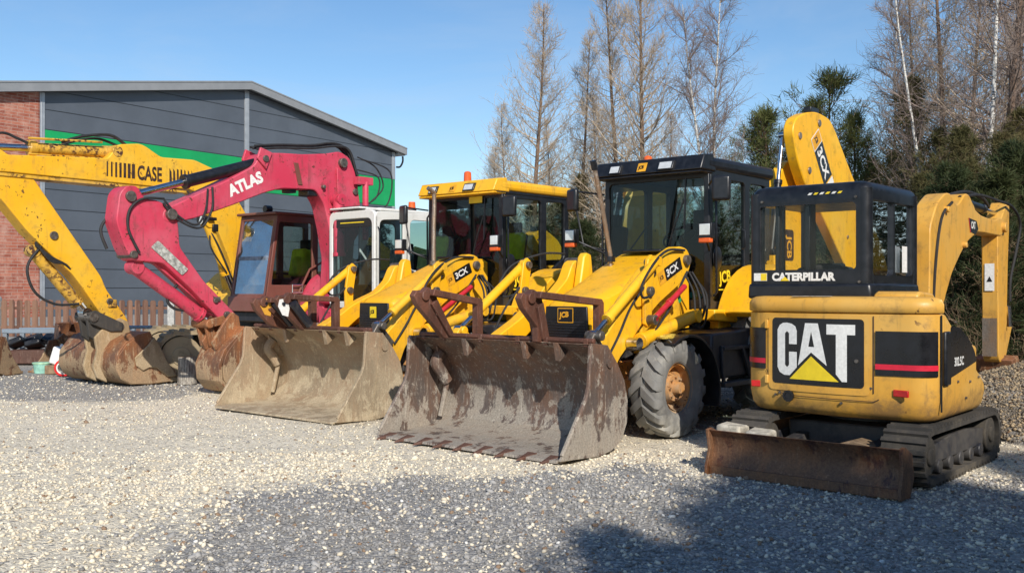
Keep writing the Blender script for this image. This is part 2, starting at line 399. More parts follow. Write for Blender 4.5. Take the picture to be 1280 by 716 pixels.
def make_track(parent, x0, x1, zc, r, y0, y1, outward, lug=.07, lugh=.03, mat='track', fmat='navy', wheelmat='track', thick=.04):
    t = part('track', parent)
    b = MB(); o = stadium(x0, x1, zc, r); i = stadium(x0, x1, zc, r-thick); n = len(o)
    vs = [(p[0], y0, p[1]) for p in o]+[(p[0], y0, p[1]) for p in i]+[(p[0], y1, p[1]) for p in o]+[(p[0], y1, p[1]) for p in i]
    fs = []
    for k in range(n):
        q = (k+1) % n
        fs += [(k, q, n+q, n+k), (2*n+k, 3*n+k, 3*n+q, 2*n+q), (k, 2*n+k, 2*n+q, q), (n+k, n+q, 3*n+q, 3*n+k)]
    b.add(vs, fs)
    for q, d in resample(o, lug):
        nrm = Vector((-d.y, d.x)); c = q+nrm*lugh*.4
        if (c-Vector(((x0+x1)/2, zc))).length < (q-Vector(((x0+x1)/2, zc))).length: nrm = -nrm; c = q+nrm*lugh*.4
        p = lambda a, e: (c.x+d.x*a*lug*.27+nrm.x*e*lugh, c.y+d.y*a*lug*.27+nrm.y*e*lugh)
        poly = [p(-1, -.5), p(-.75, .6), p(.75, .6), p(1, -.5)]
        b.prism(poly, y0-.004, y1+.004)
    P('belt', b, mat, t, smooth=30)
    f = MB(); ym = y1-.05 if outward > 0 else y0+.05; yi = y0+.03 if outward > 0 else y1-.03
    rr = r-thick-.012
    for x in (x0, x1):
        f2 = MB(); f2.pin(x, zc, y0+.03, y1-.03, rr*.97, 24); f2.pin(x, zc, y0+.01, y1-.01, rr*.45, 20)
        P('idler_wheel', f2, wheelmat, t, .01)
    f.prism([(x0+r*.7, zc-r*.35), (x1-r*.7, zc-r*.35), (x1-r*.6, zc+r*.3), ((x0+x1)/2+.2, zc+r*.5), ((x0+x1)/2-.2, zc+r*.5), (x0+r*.6, zc+r*.3)], min(yi, ym), max(yi, ym))
    k = max(3, int((x1-x0)/.3))
    for j in range(k):
        xx = x0+r*.6+(x1-x0-r*1.2)*(j+.5)/k; f.pin(xx, zc-r+thick+r*.28, y0+.03, y1-.03, r*.28, 14)
    P('track_frame', f, fmat, t, .008)
    return t
def cylinder_ram(parent, a, b, y, r, frac, mat, name='hydraulic_cylinder', rr=.55):
    a3, b3 = Vector((a[0], y, a[1])), Vector((b[0], y, b[1])); m = a3+(b3-a3)*frac
    mb = MB(); mb.tube([a3, m], r, 16); mb.tube([m-(b3-a3).normalized()*.04, m+(b3-a3).normalized()*.015], r*1.18, 16)
    mb.pin(a[0], a[1], y-r*1.1, y+r*1.1, r*1.0)
    o = P(name, mb, mat, parent, .004)
    mb = MB(); mb.tube([m, b3], r*rr, 12); mb.pin(b[0], b[1], y-r*.9, y+r*.9, r*.9)
    P('rod', mb, 'chrome', o)
    return o
def hose(mb, pts, r=.012, n=6, k=6):
    pts = [Vector(p) for p in pts]; o = []
    L = len(pts)
    for i in range(L-1):
        p0, p1, p2, p3 = pts[max(i-1, 0)], pts[i], pts[i+1], pts[min(i+2, L-1)]
        for j in range(k):
            t = j/k; o.append(.5*((2*p1)+(p2-p0)*t+(2*p0-5*p1+4*p2-p3)*t*t+(3*p1-p0-3*p2+p3)*t**3))
    o.append(pts[-1]); mb.tube(o, r, n); return mb
def seat(parent, x, y, z, f=1, mat='seat'):
    m = MB(); m.box((x, y, z+.06), (.46, .46, .12)); m.box((x-f*.22, y, z+.36), (.12, .44, .56), Matrix.Rotation(R(-10*f), 3, 'Y'))
    m.box((x-f*.28, y, z+.72), (.08, .24, .16)); m.b2(x-.15, x+.15, y-.15, y+.15, z-.25, z)
    for s in (-1, 1): m.box((x-.02, y+s*.27, z+.24), (.32, .05, .04))
    return P('seat', m, mat, parent, .03)
def steering(parent, x, y, z, tilt=35, r=.18):
    m = MB(); q = Matrix.Rotation(R(tilt), 3, 'Y'); c = Vector((x, y, z)); pts = []
    for k in range(25): a = 2*PI*k/24; pts.append(c+q @ Vector((r*math.cos(a), r*math.sin(a), 0)))
    m.tube(pts, .014, 8, cap=False)
    for k in range(3): a = 2*PI*k/3+.5; m.tube([c, c+q @ Vector((r*math.cos(a), r*math.sin(a), 0))], .011, 6)
    m.cyl(c, c+q @ Vector((0, 0, -.5)), .035, .05)
    return P('steering_wheel', m, 'black', parent)

# ------------------------------------------------------------------ backhoe loader
def front_bucket(root, mat, teeth, rod_x=1.42, forks=(), patch=False, bmat='fork'):
    hw = 1.12
    inner = [(1.93, .035), (1.55, .05), (1.25, .07), (1.10, .14), (1.03, .27), (1.02, .45), (1.07, .62), (1.17, .77), (1.30, .88), (1.46, .965)]
    th = .025; outer = []
    for i, p in enumerate(inner):
        a = Vector(inner[max(i-1, 0)]); b = Vector(inner[min(i+1, len(inner)-1)]); d = (b-a).normalized(); n = Vector((d.y, -d.x))
        q = Vector(p)-(-n)*0 ; q = Vector(p)+Vector((-d.y, d.x))*(-th) if False else Vector(p)+n*(-th)
        outer.append((q.x, max(q.y, .008)))
    # outer must lie behind/below
    outer = [(p[0]-(.0 if i < 3 else .022), max(.008, p[1]-(.024 if i < 5 else -.004))) for i, p in enumerate(inner)]
    m = MB(); m.prism(inner+outer[::-1], -hw+.01, hw-.01)
    bk = P('bucket', m, mat, root, .004, smooth=30)
    plate = [(1.96, .03), (1.60, .50), (1.56, .62), (1.535, .98), (1.30, .955), (1.15, .79), (1.04, .63), (.99, .45), (1.0, .26), (1.08, .11), (1.24, .03), (1.43, .004)]
    for s in (-1, 1):
        m = MB(); m.prism(plate, s*hw-.014, s*hw+.014); P('side_plate', m, mat, bk, .004)
        m = MB(); m.tube([(1.93, s*hw, .07), (1.60, s*hw, .52), (1.56, s*hw, .62), (1.535, s*hw, .96)], .019, 6)
        m.beam((1.33, s*(hw+.014), .95), (1.45, s*(hw+.014), .02), .012, .02, (0, 1, 0))
        m.pin(1.28, .80, s*hw-.03, s*hw+.03, .045, 14)
        P('edge_bar', m, mat, bk)
    m = MB(); m.prism([(1.98, .012), (1.74, .03), (1.74, .058), (1.97, .034)], -hw+.02, hw-.02)
    P('cutting_edge', m, mat, bk, .003)
    # inner end gussets and clamp ram guards
    m = MB()
    for s in (-1, 1):
        m.prism([(1.06, .60), (1.17, .77), (1.30, .87), (1.22, .62)], s*(hw-.14)-.012, s*(hw-.14)+.012)
        hose(m, [(1.22, s*(hw-.13), .80), (1.28, s*(hw-.12), .70), (1.22, s*(hw-.14), .60), (1.16, s*(hw-.16), .50)], .06, 10)
        m.tube([(1.16, s*(hw-.16), .5), (1.20, s*(hw-.10), .15)], .028, 8)
    for yy in (-.45, .3, .68):
        m.prism([(1.31, .88), (1.46, .965), (1.42, .80)], yy-.03, yy+.03)
    PS('gusset', m, mat, bk, bevel=.004)
    m = MB()
    m.tube([(rod_x, -hw+.04, .99), (rod_x, hw-.04, .99)], .024, 12)
    for yy in (-1.02, -.74, -.25, .22, .55, 1.0):
        m.box((rod_x-.01, yy, .975), (.07, .05, .075))
    P('fork_rail', m, bmat, bk, .006)
    if teeth:
        for k in range(9):
            yy = -1.0+2.0*k/8; m = MB()
            vs = [(2.08, yy, .008), (1.86, yy-.05, .012), (1.86, yy+.05, .012), (1.86, yy-.05, .055), (1.86, yy+.05, .055), (2.06, yy, .025)]
            m.add(vs, [(0, 2, 1), (5, 3, 4), (0, 1, 3, 5), (0, 5, 4, 2), (1, 2, 4, 3)])
            P('tooth', m, 'fork', bk)
    for fk in forks:
        y, hx, hz, tail = fk; m = MB()
        dx, dz = hx, hz
        m.prism([(1.36, .93), (1.50, .97), (1.66+dx, 1.12+dz), (1.85+dx, 1.29+dz), (1.90+dx, 1.38+dz), (1.86+dx, 1.43+dz), (1.80+dx, 1.40+dz), (1.72+dx, 1.46+dz), (1.62+dx, 1.42+dz), (1.56+dx, 1.27+dz), (1.44, 1.10)], y-.035, y+.035)
        m.prism([(1.36, .95), (1.46, .99), (1.70+dx, 1.30+dz), (1.62+dx, 1.34+dz)], y-.07, y+.07)
        m.pin(1.76+dx, 1.38+dz, y-.06, y+.06, .05)
        f = P('fork_carrier', m, bmat, bk, .006)
        m = MB(); m.prism([(1.70+dx, 1.44+dz), (1.72+dx, 1.38+dz), (tail+.05, 1.285), (tail+.05, .92), (tail-.03, .92), (tail-.03, 1.31), (tail, 1.345)], y+.03, y+.11)
        P('fork_tine', m, bmat, f, .008)
        if patch:
            m = MB(); m.prism([(1.70, 1.33), (1.80, 1.32), (1.82, 1.24), (1.76, 1.14), (1.68, 1.12), (1.66, 1.22)], y+.036, y+.039)
            P('worn_paint_patch', m, 'cat' if fk is forks[0] else 'whitel', f)
            m = MB(); m.pin(1.75, 1.27, y+.02, y+.06, .02); m.tube([(1.66, y+.1, 1.28), (1.42, y+.1, 1.02)], .05, 8)
            P('grab_ram', m, 'navy', f)
    return bk

def jcb_text(frame, x, y, h, parent, rot=0.0, bg='amber', side=False):
    """amber plate with a black slab monogram"""
    pass

def make_backhoe_loader(label, loc, yaw, style):
    root = thing('backhoe_loader', label, 'backhoe loader', loc, yaw, 'backhoe loaders parked in the row')
    Y = 'jcb' if style == 'A' else 'jcb2'
    A = style == 'A'
    # chassis
    m = MB(); m.b2(-3.0, .30, -.40, .40, .42, .86); m.b2(-.95, .25, -.46, .46, .70, .98); P('chassis', m, 'navy', root, .02)
    m = MB(); m.b2(-.1, .1, -.78, .78, .38, .56); m.b2(-.22, .3, -.34, .34, .34, .7); m.prism([(-.3, .5), (.3, .5), (.22, .72), (-.2, .72)], -.5, .5); P('front_axle', m, 'rim', root, .02)
    m = MB(); m.b2(-2.28, -2.06, -.7, .7, .5, .85); P('rear_axle', m, 'navy', root, .02)
    for s in (-1, 1):
        make_wheel(root, 0, s*.93, .485, .33, .245, s)
        make_wheel(root, -2.17, s*.93, .70, .42, .36, s)
    # side tanks, steps
    for s in (-1, 1):
        m = MB(); m.prism([(-.72, .98), (-.70, .62), (-.86, .50), (-1.62, .50), (-1.78, .70), (-1.70, 1.02)], s*.46, s*1.02)
        tk = P('side_tank', m, 'navy', root, .025)
        m = MB(); m.b2(-1.62, -.84, s*1.00, s*1.10, .42, .47); m.b2(-1.55, -.9, s*1.02, s*1.06, .80, .84)
        for xx in (-1.58, -.9): m.beam((xx, s*1.03, .85), (xx, s*1.05, .45), .03, .05)
        m.beam((-1.3, s*1.05, .82), (-1.5, s*1.05, .47), .03, .04)
        P('step', m, 'navy', tk, .006)
    # front mudguards
    for s in (-1, 1):
        m = MB(); arc = [(-.12+.60*math.cos(R(a)), .395+.60*math.sin(R(a))) for a in range(60, 196, 9)]
        arc2 = [(-.12+.575*math.cos(R(a)), .395+.575*math.sin(R(a))) for a in range(195, 59, -9)]
        m.prism(arc+arc2, s*.74, s*1.12); P('mudguard', m, 'black', root, .004)
    # bonnet
    prof = [(.40, .80), (.385, 1.27), (.34, 1.325), (.22, 1.365), (-.15, 1.50), (-.55, 1.66), (-.95, 1.80), (-1.08, 1.845), (-1.2, 1.85), (-1.2, .9), (-.6, .8)]
    m = MB(); cols = 9; ptop = prof[1:9]
    def hw(x): return .285+.16*min(1, max(0, (.4-x)/1.3))
    vs = []; nn = len(ptop)
    for (x, z) in ptop:
        w = hw(x)
        for c in range(cols):
            t = -1+2*c/(cols-1); yy = w*math.copysign(1-(1-abs(t))**1.6 if False else abs(t)**.75, t)
            vs.append((x, yy, z-.055*abs(t)**6))
    fs = [(i*cols+c, i*cols+c+1, (i+1)*cols+c+1, (i+1)*cols+c) for i in range(nn-1) for c in range(cols-1)]
    for s, c in ((-1, 0), (1, cols-1)):
        b0 = len(vs)
        for (x, z) in ptop: vs.append((x, s*(hw(x)+.02), .84))
        for i in range(nn-1): fs.append((i*cols+c, (i+1)*cols+c, b0+i+1, b0+i))
    b0 = len(vs); vs += [(.40, -.30, .84), (.40, .30, .84)]
    fs.append(tuple([b0]+list(range(0, cols))+[b0+1]))
    fs.append((0, b0, nn*cols)); fs.append((cols-1, nn*cols+nn, b0+1))
    m.add(vs, fs); hood = P('bonnet', m, Y, root, 0, smooth=50)
    m = MB(); m.prism([(-.262, 1.265), (.262, 1.265), (.285, .86), (-.285, .86)], .405, .43, 'x')
    g = P('grille', m, 'blackl', root, .01)
    m = MB()
    for k in range(9): m.b2(.43, .436, -.25, .25, .88+k*.028, .89+k*.028)
    P('grille_slat', m, 'navy', g)
    fr = PX(.437)
    yy = -.02 if A else -.0
    if A:
        sheet('badge', rrect(-.10, .10, 1.10, 1.25, .006), [], fr, 'jcbl', g, 0)
        sheet('badge_field', rrect(-.091, .091, 1.109, 1.241, .004), [], PX(.4385), 'blackl', g, 0)
        text('badge_letters', 'JCB', PX(.44), -.078, 1.13, .075, 'jcbl', g, .05, 1.0, shear=.15, rot=.10)
    else:
        sheet('badge', rrect(-.06, .06, 1.08, 1.22, .006), [], fr, 'yelll', g, 0)
        text('badge_letters', 'JCB', PX(.44), -.05, 1.115, .06, 'blackl', g, .05, .75, shear=.15, rot=.10)
    # loader towers and side frames
    for s in (-1, 1):
        m = MB(); m.prism([(-.38, .82), (-.46, 1.40), (-.55, 1.80), (-.60, 1.85), (-.69, 1.83), (-.74, 1.5), (-.86, .82)], s*.50, s*.60)
        m.b2(-.7, -.1, s*.42, s*.56, .78, 1.28)
        P('loader_tower', m, Y, root, .02)
        arm = [(-.50, 1.885), (-.66, 1.86), (-.74, 1.74), (-.68, 1.60), (-.54, 1.50), (-.12, 1.30), (.16, 1.12), (.42, .90), (.60, .76), (.80, .34), (.93, .27), (.97, .36), (.955, .72), (.90, .93), (.74, 1.06), (.42, 1.36), (.26, 1.50), (.08, 1.64), (-.2, 1.76)]
        if s < 0: arm = [(-.50, 1.74), (-.62, 1.78), (-.72, 1.70), (-.68, 1.56), (-.54, 1.42), (-.12, 1.20), (.16, 1.04), (.42, .86), (.60, .72), (.80, .34), (.93, .27), (.97, .36), (.955, .68), (.90, .86), (.74, .97), (.42, 1.12), (.26, 1.22), (.08, 1.30), (-.2, 1.40), (-.40, 1.55)]
        arm = rpoly(arm, .05, 2); y0, y1 = (s*.62, s*.76)
        m = MB(); m.prism(arm, y0, y1)
        a = P('loader_arm', m, Y, root, .012)
        yo = s*.762
        m = MB()
        m.pin(-.62, 1.74, s*.6, s*.80, .055); m.pin(.10, 1.70, s*.74, s*.88, .04); m.pin(.16, 1.42, s*.74, s*.86, .045); m.pin(.16, 1.14, s*.74, s*.90, .05); m.pin(.43, .90, s*.7, s*.84, .05); m.pin(.93, .33, s*.55, s*.8, .035)
        PS('pivot_pin', m, 'steel', a, bevel=.004)
        m = MB(); m.prism([(.03, 1.73), (.10, 1.78), (.17, 1.73), (.225, 1.42), (.22, 1.10), (.16, 1.06), (.10, 1.10), (.09, 1.42)], s*.775, s*.815); P('lift_lever', m, Y, a, .008)
        cylinder_ram(a, (.08, 1.71), (1.10, 1.03), s*.845, .048, .80, Y, 'tilt_ram')
        m = MB(); m.prism([(1.06, 1.07), (1.14, 1.05), (1.22, .94), (1.17, .86), (1.04, .97)], s*.80, s*.88); m.pin(1.10, 1.02, s*.76, s*.94, .045); m.pin(1.19, .89, s*.76, s*.94, .03)
        m.beam((.80, .95, .8) if False else (.86, s*.80, .80), (1.10, s*.82, 1.03), .05, .07)
        P('bucket_link', m, 'steel' if s > 0 else Y, a, .01)
        cylinder_ram(a, (-.66, 1.16), (.43, .92), s*.83, .066, .90, Y, 'lift_ram')
        if s > 0:
            m = MB(); m.tube([(.10, s*.86, 1.17), (-.44, s*.86, 1.47)], .029, 12); m.tube([(-.12, s*.86, 1.295), (-.18, s*.86, 1.325)], .037, 12); m.pin(.14, 1.15, s*.85, s*.90, .03)
            P('safety_strut', m, 'red', a, .008)
        m = MB()
        hose(m, [(-.56, yo+s*.02, 1.84), (-.2, yo+s*.05, 1.83), (.2, s*.91, 1.70), (.42, s*.91, 1.48), (.38, s*.89, 1.36), (.2, s*.88, 1.38)], .013)
        hose(m, [(-.60, yo+s*.03, 1.62), (-.2, yo+s*.06, 1.24), (.2, s*.87, .99), (.3, s*.86, .96)], .013)
        hose(m, [(.02, s*.80, 1.60), (.4, s*.79, 1.3), (.62, s*.79, 1.02), (.8, s*.78, .80)], .012)
        PS('hose', m, 'rubber', a)
        if s > 0:
            fy = PY(yo+.002); ang = -.52
            m1 = sheet('model_plate', [(-.42+.0, 0), (.0, 0), (.0, .15), (-.42, .15)], [], fy, 'blackl', a, 0)
            # slanted decal: build on a rotated frame lying in the arm's side
            bpy.data.objects.remove(m1)
            o = Vector((-.13, yo+.003, 1.47)); u = Vector((-math.cos(.60), 0, math.sin(.60)*.62)).normalized(); w = Vector((0, 0, 1)); w = (w-u*w.dot(u)).normalized()
            f2 = (tuple(o), tuple(u), tuple(w))
            sheet('model_plate', rrect(.13, .46, 0, .135, .01), [], f2, 'blackl', a, 0)
            f3 = (tuple(o+Vector((0, .002, 0))), tuple(u), tuple(w))
            text('model_letters', '3CX', f3, .155, .03, .08, 'whitel', a, .03, 1.15)
            sheet('maker_plate', rrect(0, .125, 0, .135, .006), [], f2, 'jcbl', a, 0)
            text('maker_letters', 'JCB', f3, .015, .035, .055, 'darkl', a, .03, .8)
            sheet('sticker', rrect(.25, .31, -.30, -.2, .02), [], f3, 'green', a, 0)
    m = MB(); m.b2(.7, .84, -.62, .62, .52, .66); P('cross_tube', m, Y, root, .01)
    # hose bundle beside the tower
    m = MB(); rr = random.Random(5)
    for k in range(7):
        a = rr.uniform(-.1, .1); b = rr.uniform(-.06, .06)
        hose(m, [(-.76, .70+b, 1.62), (-.86+a, .80+b, 1.42), (-.80+a, .86+b, 1.22), (-.74+a, .84, 1.05), (-.60+b, .82, 1.08+a*.5), (-.35+a, .78, 1.02)], .012)
    P('hose_bundle', m, 'rubber', root)
    # cab
    cab = part('cab', root)
    x0, x1, zb, zt = -1.22, -2.66, 1.22, 2.76
    fo = [(-.69, zt), (-.71, zb), (.71, zb), (.69, zt)]
    sheet('windscreen_frame', fo, [rrect(-.63, .63, 1.32, 2.66, .05)], PX(x0), 'black', cab, .05, .008)
    m = MB(); m.add([(x0-.02, -.64, 1.31), (x0-.02, .64, 1.31), (x0-.02, .64, 2.67), (x0-.02, -.64, 2.67)], [(0, 1, 2, 3)]); P('windscreen', m, 'glassdark', cab)
    so = [(x0-.05, zt), (x0-.03, zb), (-1.82, zb-.02), (-2.10, 1.36), (-2.42, 1.64), (x1, 1.80), (x1, zt)]
    door = rpoly([(-1.32, 2.66), (-1.31, 1.31), (-1.74, 1.29), (-2.04, 1.46), (-2.05, 2.66)], .06)
    qtr = rpoly([(-2.17, 2.66), (-2.17, 1.62), (-2.44, 1.80), (-2.58, 1.88), (-2.58, 2.66)], .06)
    for s in (-1, 1):
        fr = PY(.69) if s > 0 else ((0, -.69, 0), (1, 0, 0), (0, 0, 1))
        # outer coords are (x,z); PY frame's u is -x
        f = lambda L: [(-p[0] if s > 0 else p[0], p[1]) for p in L]
        sheet('side_frame', f(so), [f(door), f(qtr)], fr, 'black', cab, .05, .008)
        m = MB(); e = s*.665
        m.add([(p[0], e, p[1]) for p in [(-1.30, 2.67), (-1.30, 1.30), (-1.75, 1.28), (-2.06, 1.45), (-2.06, 2.67)]], [(0, 1, 2, 3, 4)])
        m.add([(p[0], e, p[1]) for p in [(-2.15, 2.67), (-2.15, 1.6), (-2.6, 1.86), (-2.6, 2.67)]], [(0, 1, 2, 3)])
        gl = P('side_window', m, 'glass', cab)
        m = MB(); m.tube([(-1.27, s*.72, 1.36), (-1.27, s*.76, 1.40), (-1.26, s*.76, 2.45), (-1.27, s*.72, 2.5)], .013, 8)
        m.tube([(-1.96, s*.70, 1.9), (-1.96, s*.74, 1.92), (-1.96, s*.74, 2.1), (-1.96, s*.70, 2.12)], .012, 6)
        m.sphere((-1.37, s*.715, 1.78), (.10, .02, .13), 14, 8)
        P('grab_handle', m, 'black', cab)
        if s > 0:
            text('door_lettering', 'JCB', PY(.668), 1.50, 1.46, .17, 'yelll', gl, .035, .95, rot=.12)
            sheet('lettering_edge', rrect(1.48, 1.80, 1.425, 1.44, .004), [], PY(.668), 'yelll', gl, 0)
    m = MB(); m.add([(x1+.02, -.62, 1.85), (x1+.02, .62, 1.85), (x1+.02, .62, 2.67), (x1+.02, -.62, 2.67)], [(0, 1, 2, 3)]); P('rear_window', m, 'glass', cab)
    m = MB(); m.beam((x1, -.64, 1.78), (x1, -.64, zt), .08, .08); m.beam((x1, .64, 1.78), (x1, .64, zt), .08, .08); m.beam((x1, -.64, 1.82), (x1, .64, 1.82), .06, .08)
    P('rear_frame', m, 'black', cab, .01)
    m = MB(); m.b2(-2.64, -1.26, -.66, .66, 1.16, 1.24); m.b2(-2.64, -2.1, -.66, .66, 1.24, 1.5); P('cab_floor', m, 'interior', cab, .01)
    m = MB(); m.prism([(-1.27, 1.86), (-1.50, 1.80), (-1.52, 1.68), (-1.36, 1.25), (-1.27, 1.25)], -.28, .28); m.b2(-1.5, -1.28, -.6, -.3, 1.25, 1.6); m.b2(-2.2, -1.9, .46, .6, 1.4, 1.75); P('dashboard', m, 'interior', cab, .03)
    seat(cab, -2.02, 0, 1.60, 1); steering(cab, -1.60, .10, 2.04, 40, .20)
    m = MB()
    for k in (-.12, 0, .12): m.tube([(-1.7, .42+k*.6, 1.3), (-1.68, .44+k*.6, 1.72)], .01, 6); m.sphere((-1.68, .44+k*.6, 1.74), .03, 8, 6)
    m.tube([(-1.27, -.1, 2.2), (-1.25, -.35, 1.9)], .01, 6)
    PS('lever', m, 'black', cab)
    if A:
        m = MB()
        for k in range(7): m.sphere((-1.36-.03*k, .42+.04*(k % 3), 1.36+.02*(k % 2)), (.07, .08, .05), 8, 6)
        free(P('rag', m, 'teal', None), root, 'crumpled teal cloth on the black roofed cab floor', 'cloth')
    else:
        m = MB()
        for k in range(7): m.sphere((-1.36-.03*k, .44+.04*(k % 3), 1.34+.03*(k % 2)), (.06, .06, .05), 8, 6)
        free(P('rag', m, 'hiviz', None), root, 'crumpled yellow-green cloth on the yellow roofed cab floor', 'cloth')
        m = MB(); m.box((-2.14, .1, 2.0), (.1, .4, .5), Matrix.Rotation(R(-10), 3, 'Y')); free(P('jacket', m, 'hiviz', None, .06), root, 'yellow-green jacket over the seat under the yellow roof', 'jacket')
    # roof
    rm = 'black' if A else Y
    m = MB(); m.prism(rpoly([(-1.12, .71), (-2.72, .74), (-2.80, .60), (-2.80, -.60), (-2.72, -.74), (-1.12, -.71)], .1, 4), 2.745, 2.89, 'z')
    rf = P('roof', m, rm, cab, .05, seg=3)
    m = MB(); m.prism([(-1.02, 2.735), (-1.10, 2.90), (-1.30, 2.925), (-1.36, 2.73)], -.71, .71); m.prism([(-1.03, 2.73), (-1.03, 2.70), (-1.3, 2.7), (-1.3, 2.73)], -.70, .70)
    P('roof_visor', m, rm, rf, .02)
    if not A:
        m = MB(); m.b2(-2.78, -1.1, -.70, .70, 2.71, 2.748); P('roof_seal', m, 'black', rf, .01)
    def onvis(y0, y1, z0, z1, e):
        n = lambda z: -1.02-(z-2.735)*(.08/.165)+e
        return [(n(z0), y0, z0), (n(z0), y1, z0), (n(z1), y1, z1), (n(z1), y0, z1)]
    for (yy, w) in ((-.42, .08), (.26, .10)):
        m = MB(); a = onvis(yy-w, yy+w, 2.755, 2.86, .03); b = onvis(yy-w, yy+w, 2.755, 2.86, -.02); m.add(a+b, [(0, 1, 2, 3), (0, 4, 5, 1), (1, 5, 6, 2), (2, 6, 7, 3), (3, 7, 4, 0)])
        l = P('work_lamp', m, 'black', rf, .008)
        m = MB(); m.add(onvis(yy-w+.02, yy+w-.02, 2.77, 2.845, .033), [(0, 1, 2, 3)]); P('lamp_lens', m, 'lamp', l)
    m = MB(); m.add(onvis(-.12, .0, 2.76, 2.86, .008), [(0, 1, 2, 3)]); P('roof_badge', m, 'jcbl', rf)
    vv = Vector((-(.08/.165), 0, 1)).normalized()
    text('roof_badge_letters', 'JCB', ((-1.02-.03*.48+.011, 0, 2.765), (0, 1, 0), tuple(vv)), -.105, .01, .06, 'blackl', rf, .05, .75, rot=.1)
    m = MB(); bx, by = ((-2.0, -.60) if A else (-1.45, -.15))
    m.cyl((bx, by, 2.9), (bx, by, 2.94), .07); bc = P('beacon', m, 'black', rf, .005)
    m = MB(); m.cyl((bx, by, 2.94), (bx, by, 3.06), .055, .05); m.sphere((bx, by, 3.06), (.05, .05, .025)); P('beacon_lens', m, 'orange', bc)
    if not A:
        m = MB(); m.add([(-1.19, .12, 2.60), (-1.19, .36, 2.60), (-1.19, .36, 2.69), (-1.19, .12, 2.69)], [(0, 1, 2, 3)]); P('sticker', m, 'yelll', cab)
    # mirrors and side lamps
    for s in (-1, 1):
        m = MB()
        if s > 0:
            m.tube([(-1.22, .70, 2.58), (-1.16, .80, 2.66), (-1.14, .88, 2.62)], .012, 6); mx, my, mz = (-1.12, .90, 2.52)
        else:
            m.tube([(-1.24, -.70, 1.9), (-1.1, -.92, 1.95), (-1.08, -1.0, 2.35), (-1.10, -1.04, 2.5)], .012, 6); m.tube([(-1.22, -.70, 2.55), (-1.1, -1.0, 2.6), (-1.1, -1.05, 2.55)], .012, 6); mx, my, mz = (-1.10, -1.08, 2.50)
        P('mirror_arm', m, 'black', cab)
        m = MB(); m.box((mx, my, mz), (.07, .20, .27), Matrix.Rotation(R(s*20), 3, 'Z')); mr = P('mirror', m, 'black', cab, .03, seg=3)
        ly = s*(.82 if s > 0 else .98)
        m = MB(); m.tube([(-1.22, s*.70, 1.86), (-1.0, ly*.95, 2.0), (-.98, ly, 2.0)], .014, 6)
        m.box((-.95, ly, 2.06), (.08, .16, .16)); sl = P('side_lamp', m, 'black', cab, .02)
        m = MB(); m.box((-.905, ly, 2.07), (.012, .125, .12)); P('lamp_lens', m, 'lamp', sl, .005)
        m = MB(); m.box((-.93, ly, 1.955), (.07, .14, .05)); P('indicator', m, 'orange', sl, .01)
    m = MB(); m.tube([(-1.18, .2, 1.90), (-1.16, .28, 2.1), (-1.15, .42, 2.42)], .01, 6); m.beam((-1.16, .42, 2.1), (-1.16, .44, 2.66), .015, .02); P('wiper', m, 'black', cab)
    # yellow sill and rear mudguards
    for s in (-1, 1):
        m = MB(); m.prism([(-1.16, 1.22), (-1.16, 1.10), (-1.72, 1.06), (-1.86, 1.12), (-1.84, 1.20)], s*.50, s*.80); P('sill', m, Y, cab, .015)
        arc = [(-2.17+.86*math.cos(R(a)), .86+.86*math.sin(R(a))) for a in range(22, 168, 9)]
        low = [(-2.17+.80*math.cos(R(a)), .82+.80*math.sin(R(a))) for a in range(167, 20, -9)]
        m = MB(); m.prism(arc+low, s*.70, s*1.14)
        m.prism([(-1.40, 1.2), (-1.75, 1.19), (-2.1, 1.35), (-2.42, 1.62), (-2.68, 1.74), (-2.95, 1.35), (-2.9, .95), (-1.4, .95)], s*.60, s*.715)
        P('rear_mudguard', m, Y, root, .012)
    # exhaust
    m = MB()
    if A: hose(m, [(-.66, -.22, 1.60), (-.66, -.22, 1.80), (-.62, -.22, 1.95), (-.50, -.22, 2.35), (-.38, -.22, 2.70), (-.345, -.22, 2.80)], .025, 14)
    else: hose(m, [(-.85, -.22, 1.60), (-.85, -.22, 2.2), (-.86, -.22, 2.68), (-.82, -.22, 2.76), (-.74, -.22, 2.80)], .030, 14)
    ex = P('exhaust_pipe', m, 'pipe', root)
    m = MB()
    if A: m.tube([(-.37, -.22, 2.735), (-.335, -.22, 2.83)], .036, 14); m.cyl((-.66, -.22, 1.74), (-.66, -.22, 1.80), .055)
    else: m.cyl((-.85, -.22, 1.76), (-.85, -.22, 1.82), .055)
    P('pipe_collar', m, 'black' if A else 'steel', ex)
    m = MB(); m.box((-1.06, 0, 1.865), (.24, .5, .03)); P('cowl_vent', m, 'black', hood, .01)
    if A: front_bucket(root, 'rustA', True, forks=((-.70, 0, 0, 1.05), (.48, -.16, -.02, .62)))
    else: front_bucket(root, 'rustB', False, forks=((-.44, .02, -.10, 1.08), (-.10, -.06, -.06, 1.0)), patch=1, bmat='fork')
    # rear digging arm
    bh = part('digging_arm', root); y0 = .52 if A else -.7
    m = MB(); m.b2(-3.1, -2.95, -1.0, 1.0, .5, 1.15); m.b2(-3.5, -3.05, y0-.2, y0+.2, .5, 1.5); P('slide_frame', m, 'navy', bh, .02)
    for s in (-1, 1):
        m = MB(); m.b2(-3.2, -3.05, s*.95, s*1.12, .35, 1.7); P('stabiliser', m, Y, bh, .015)
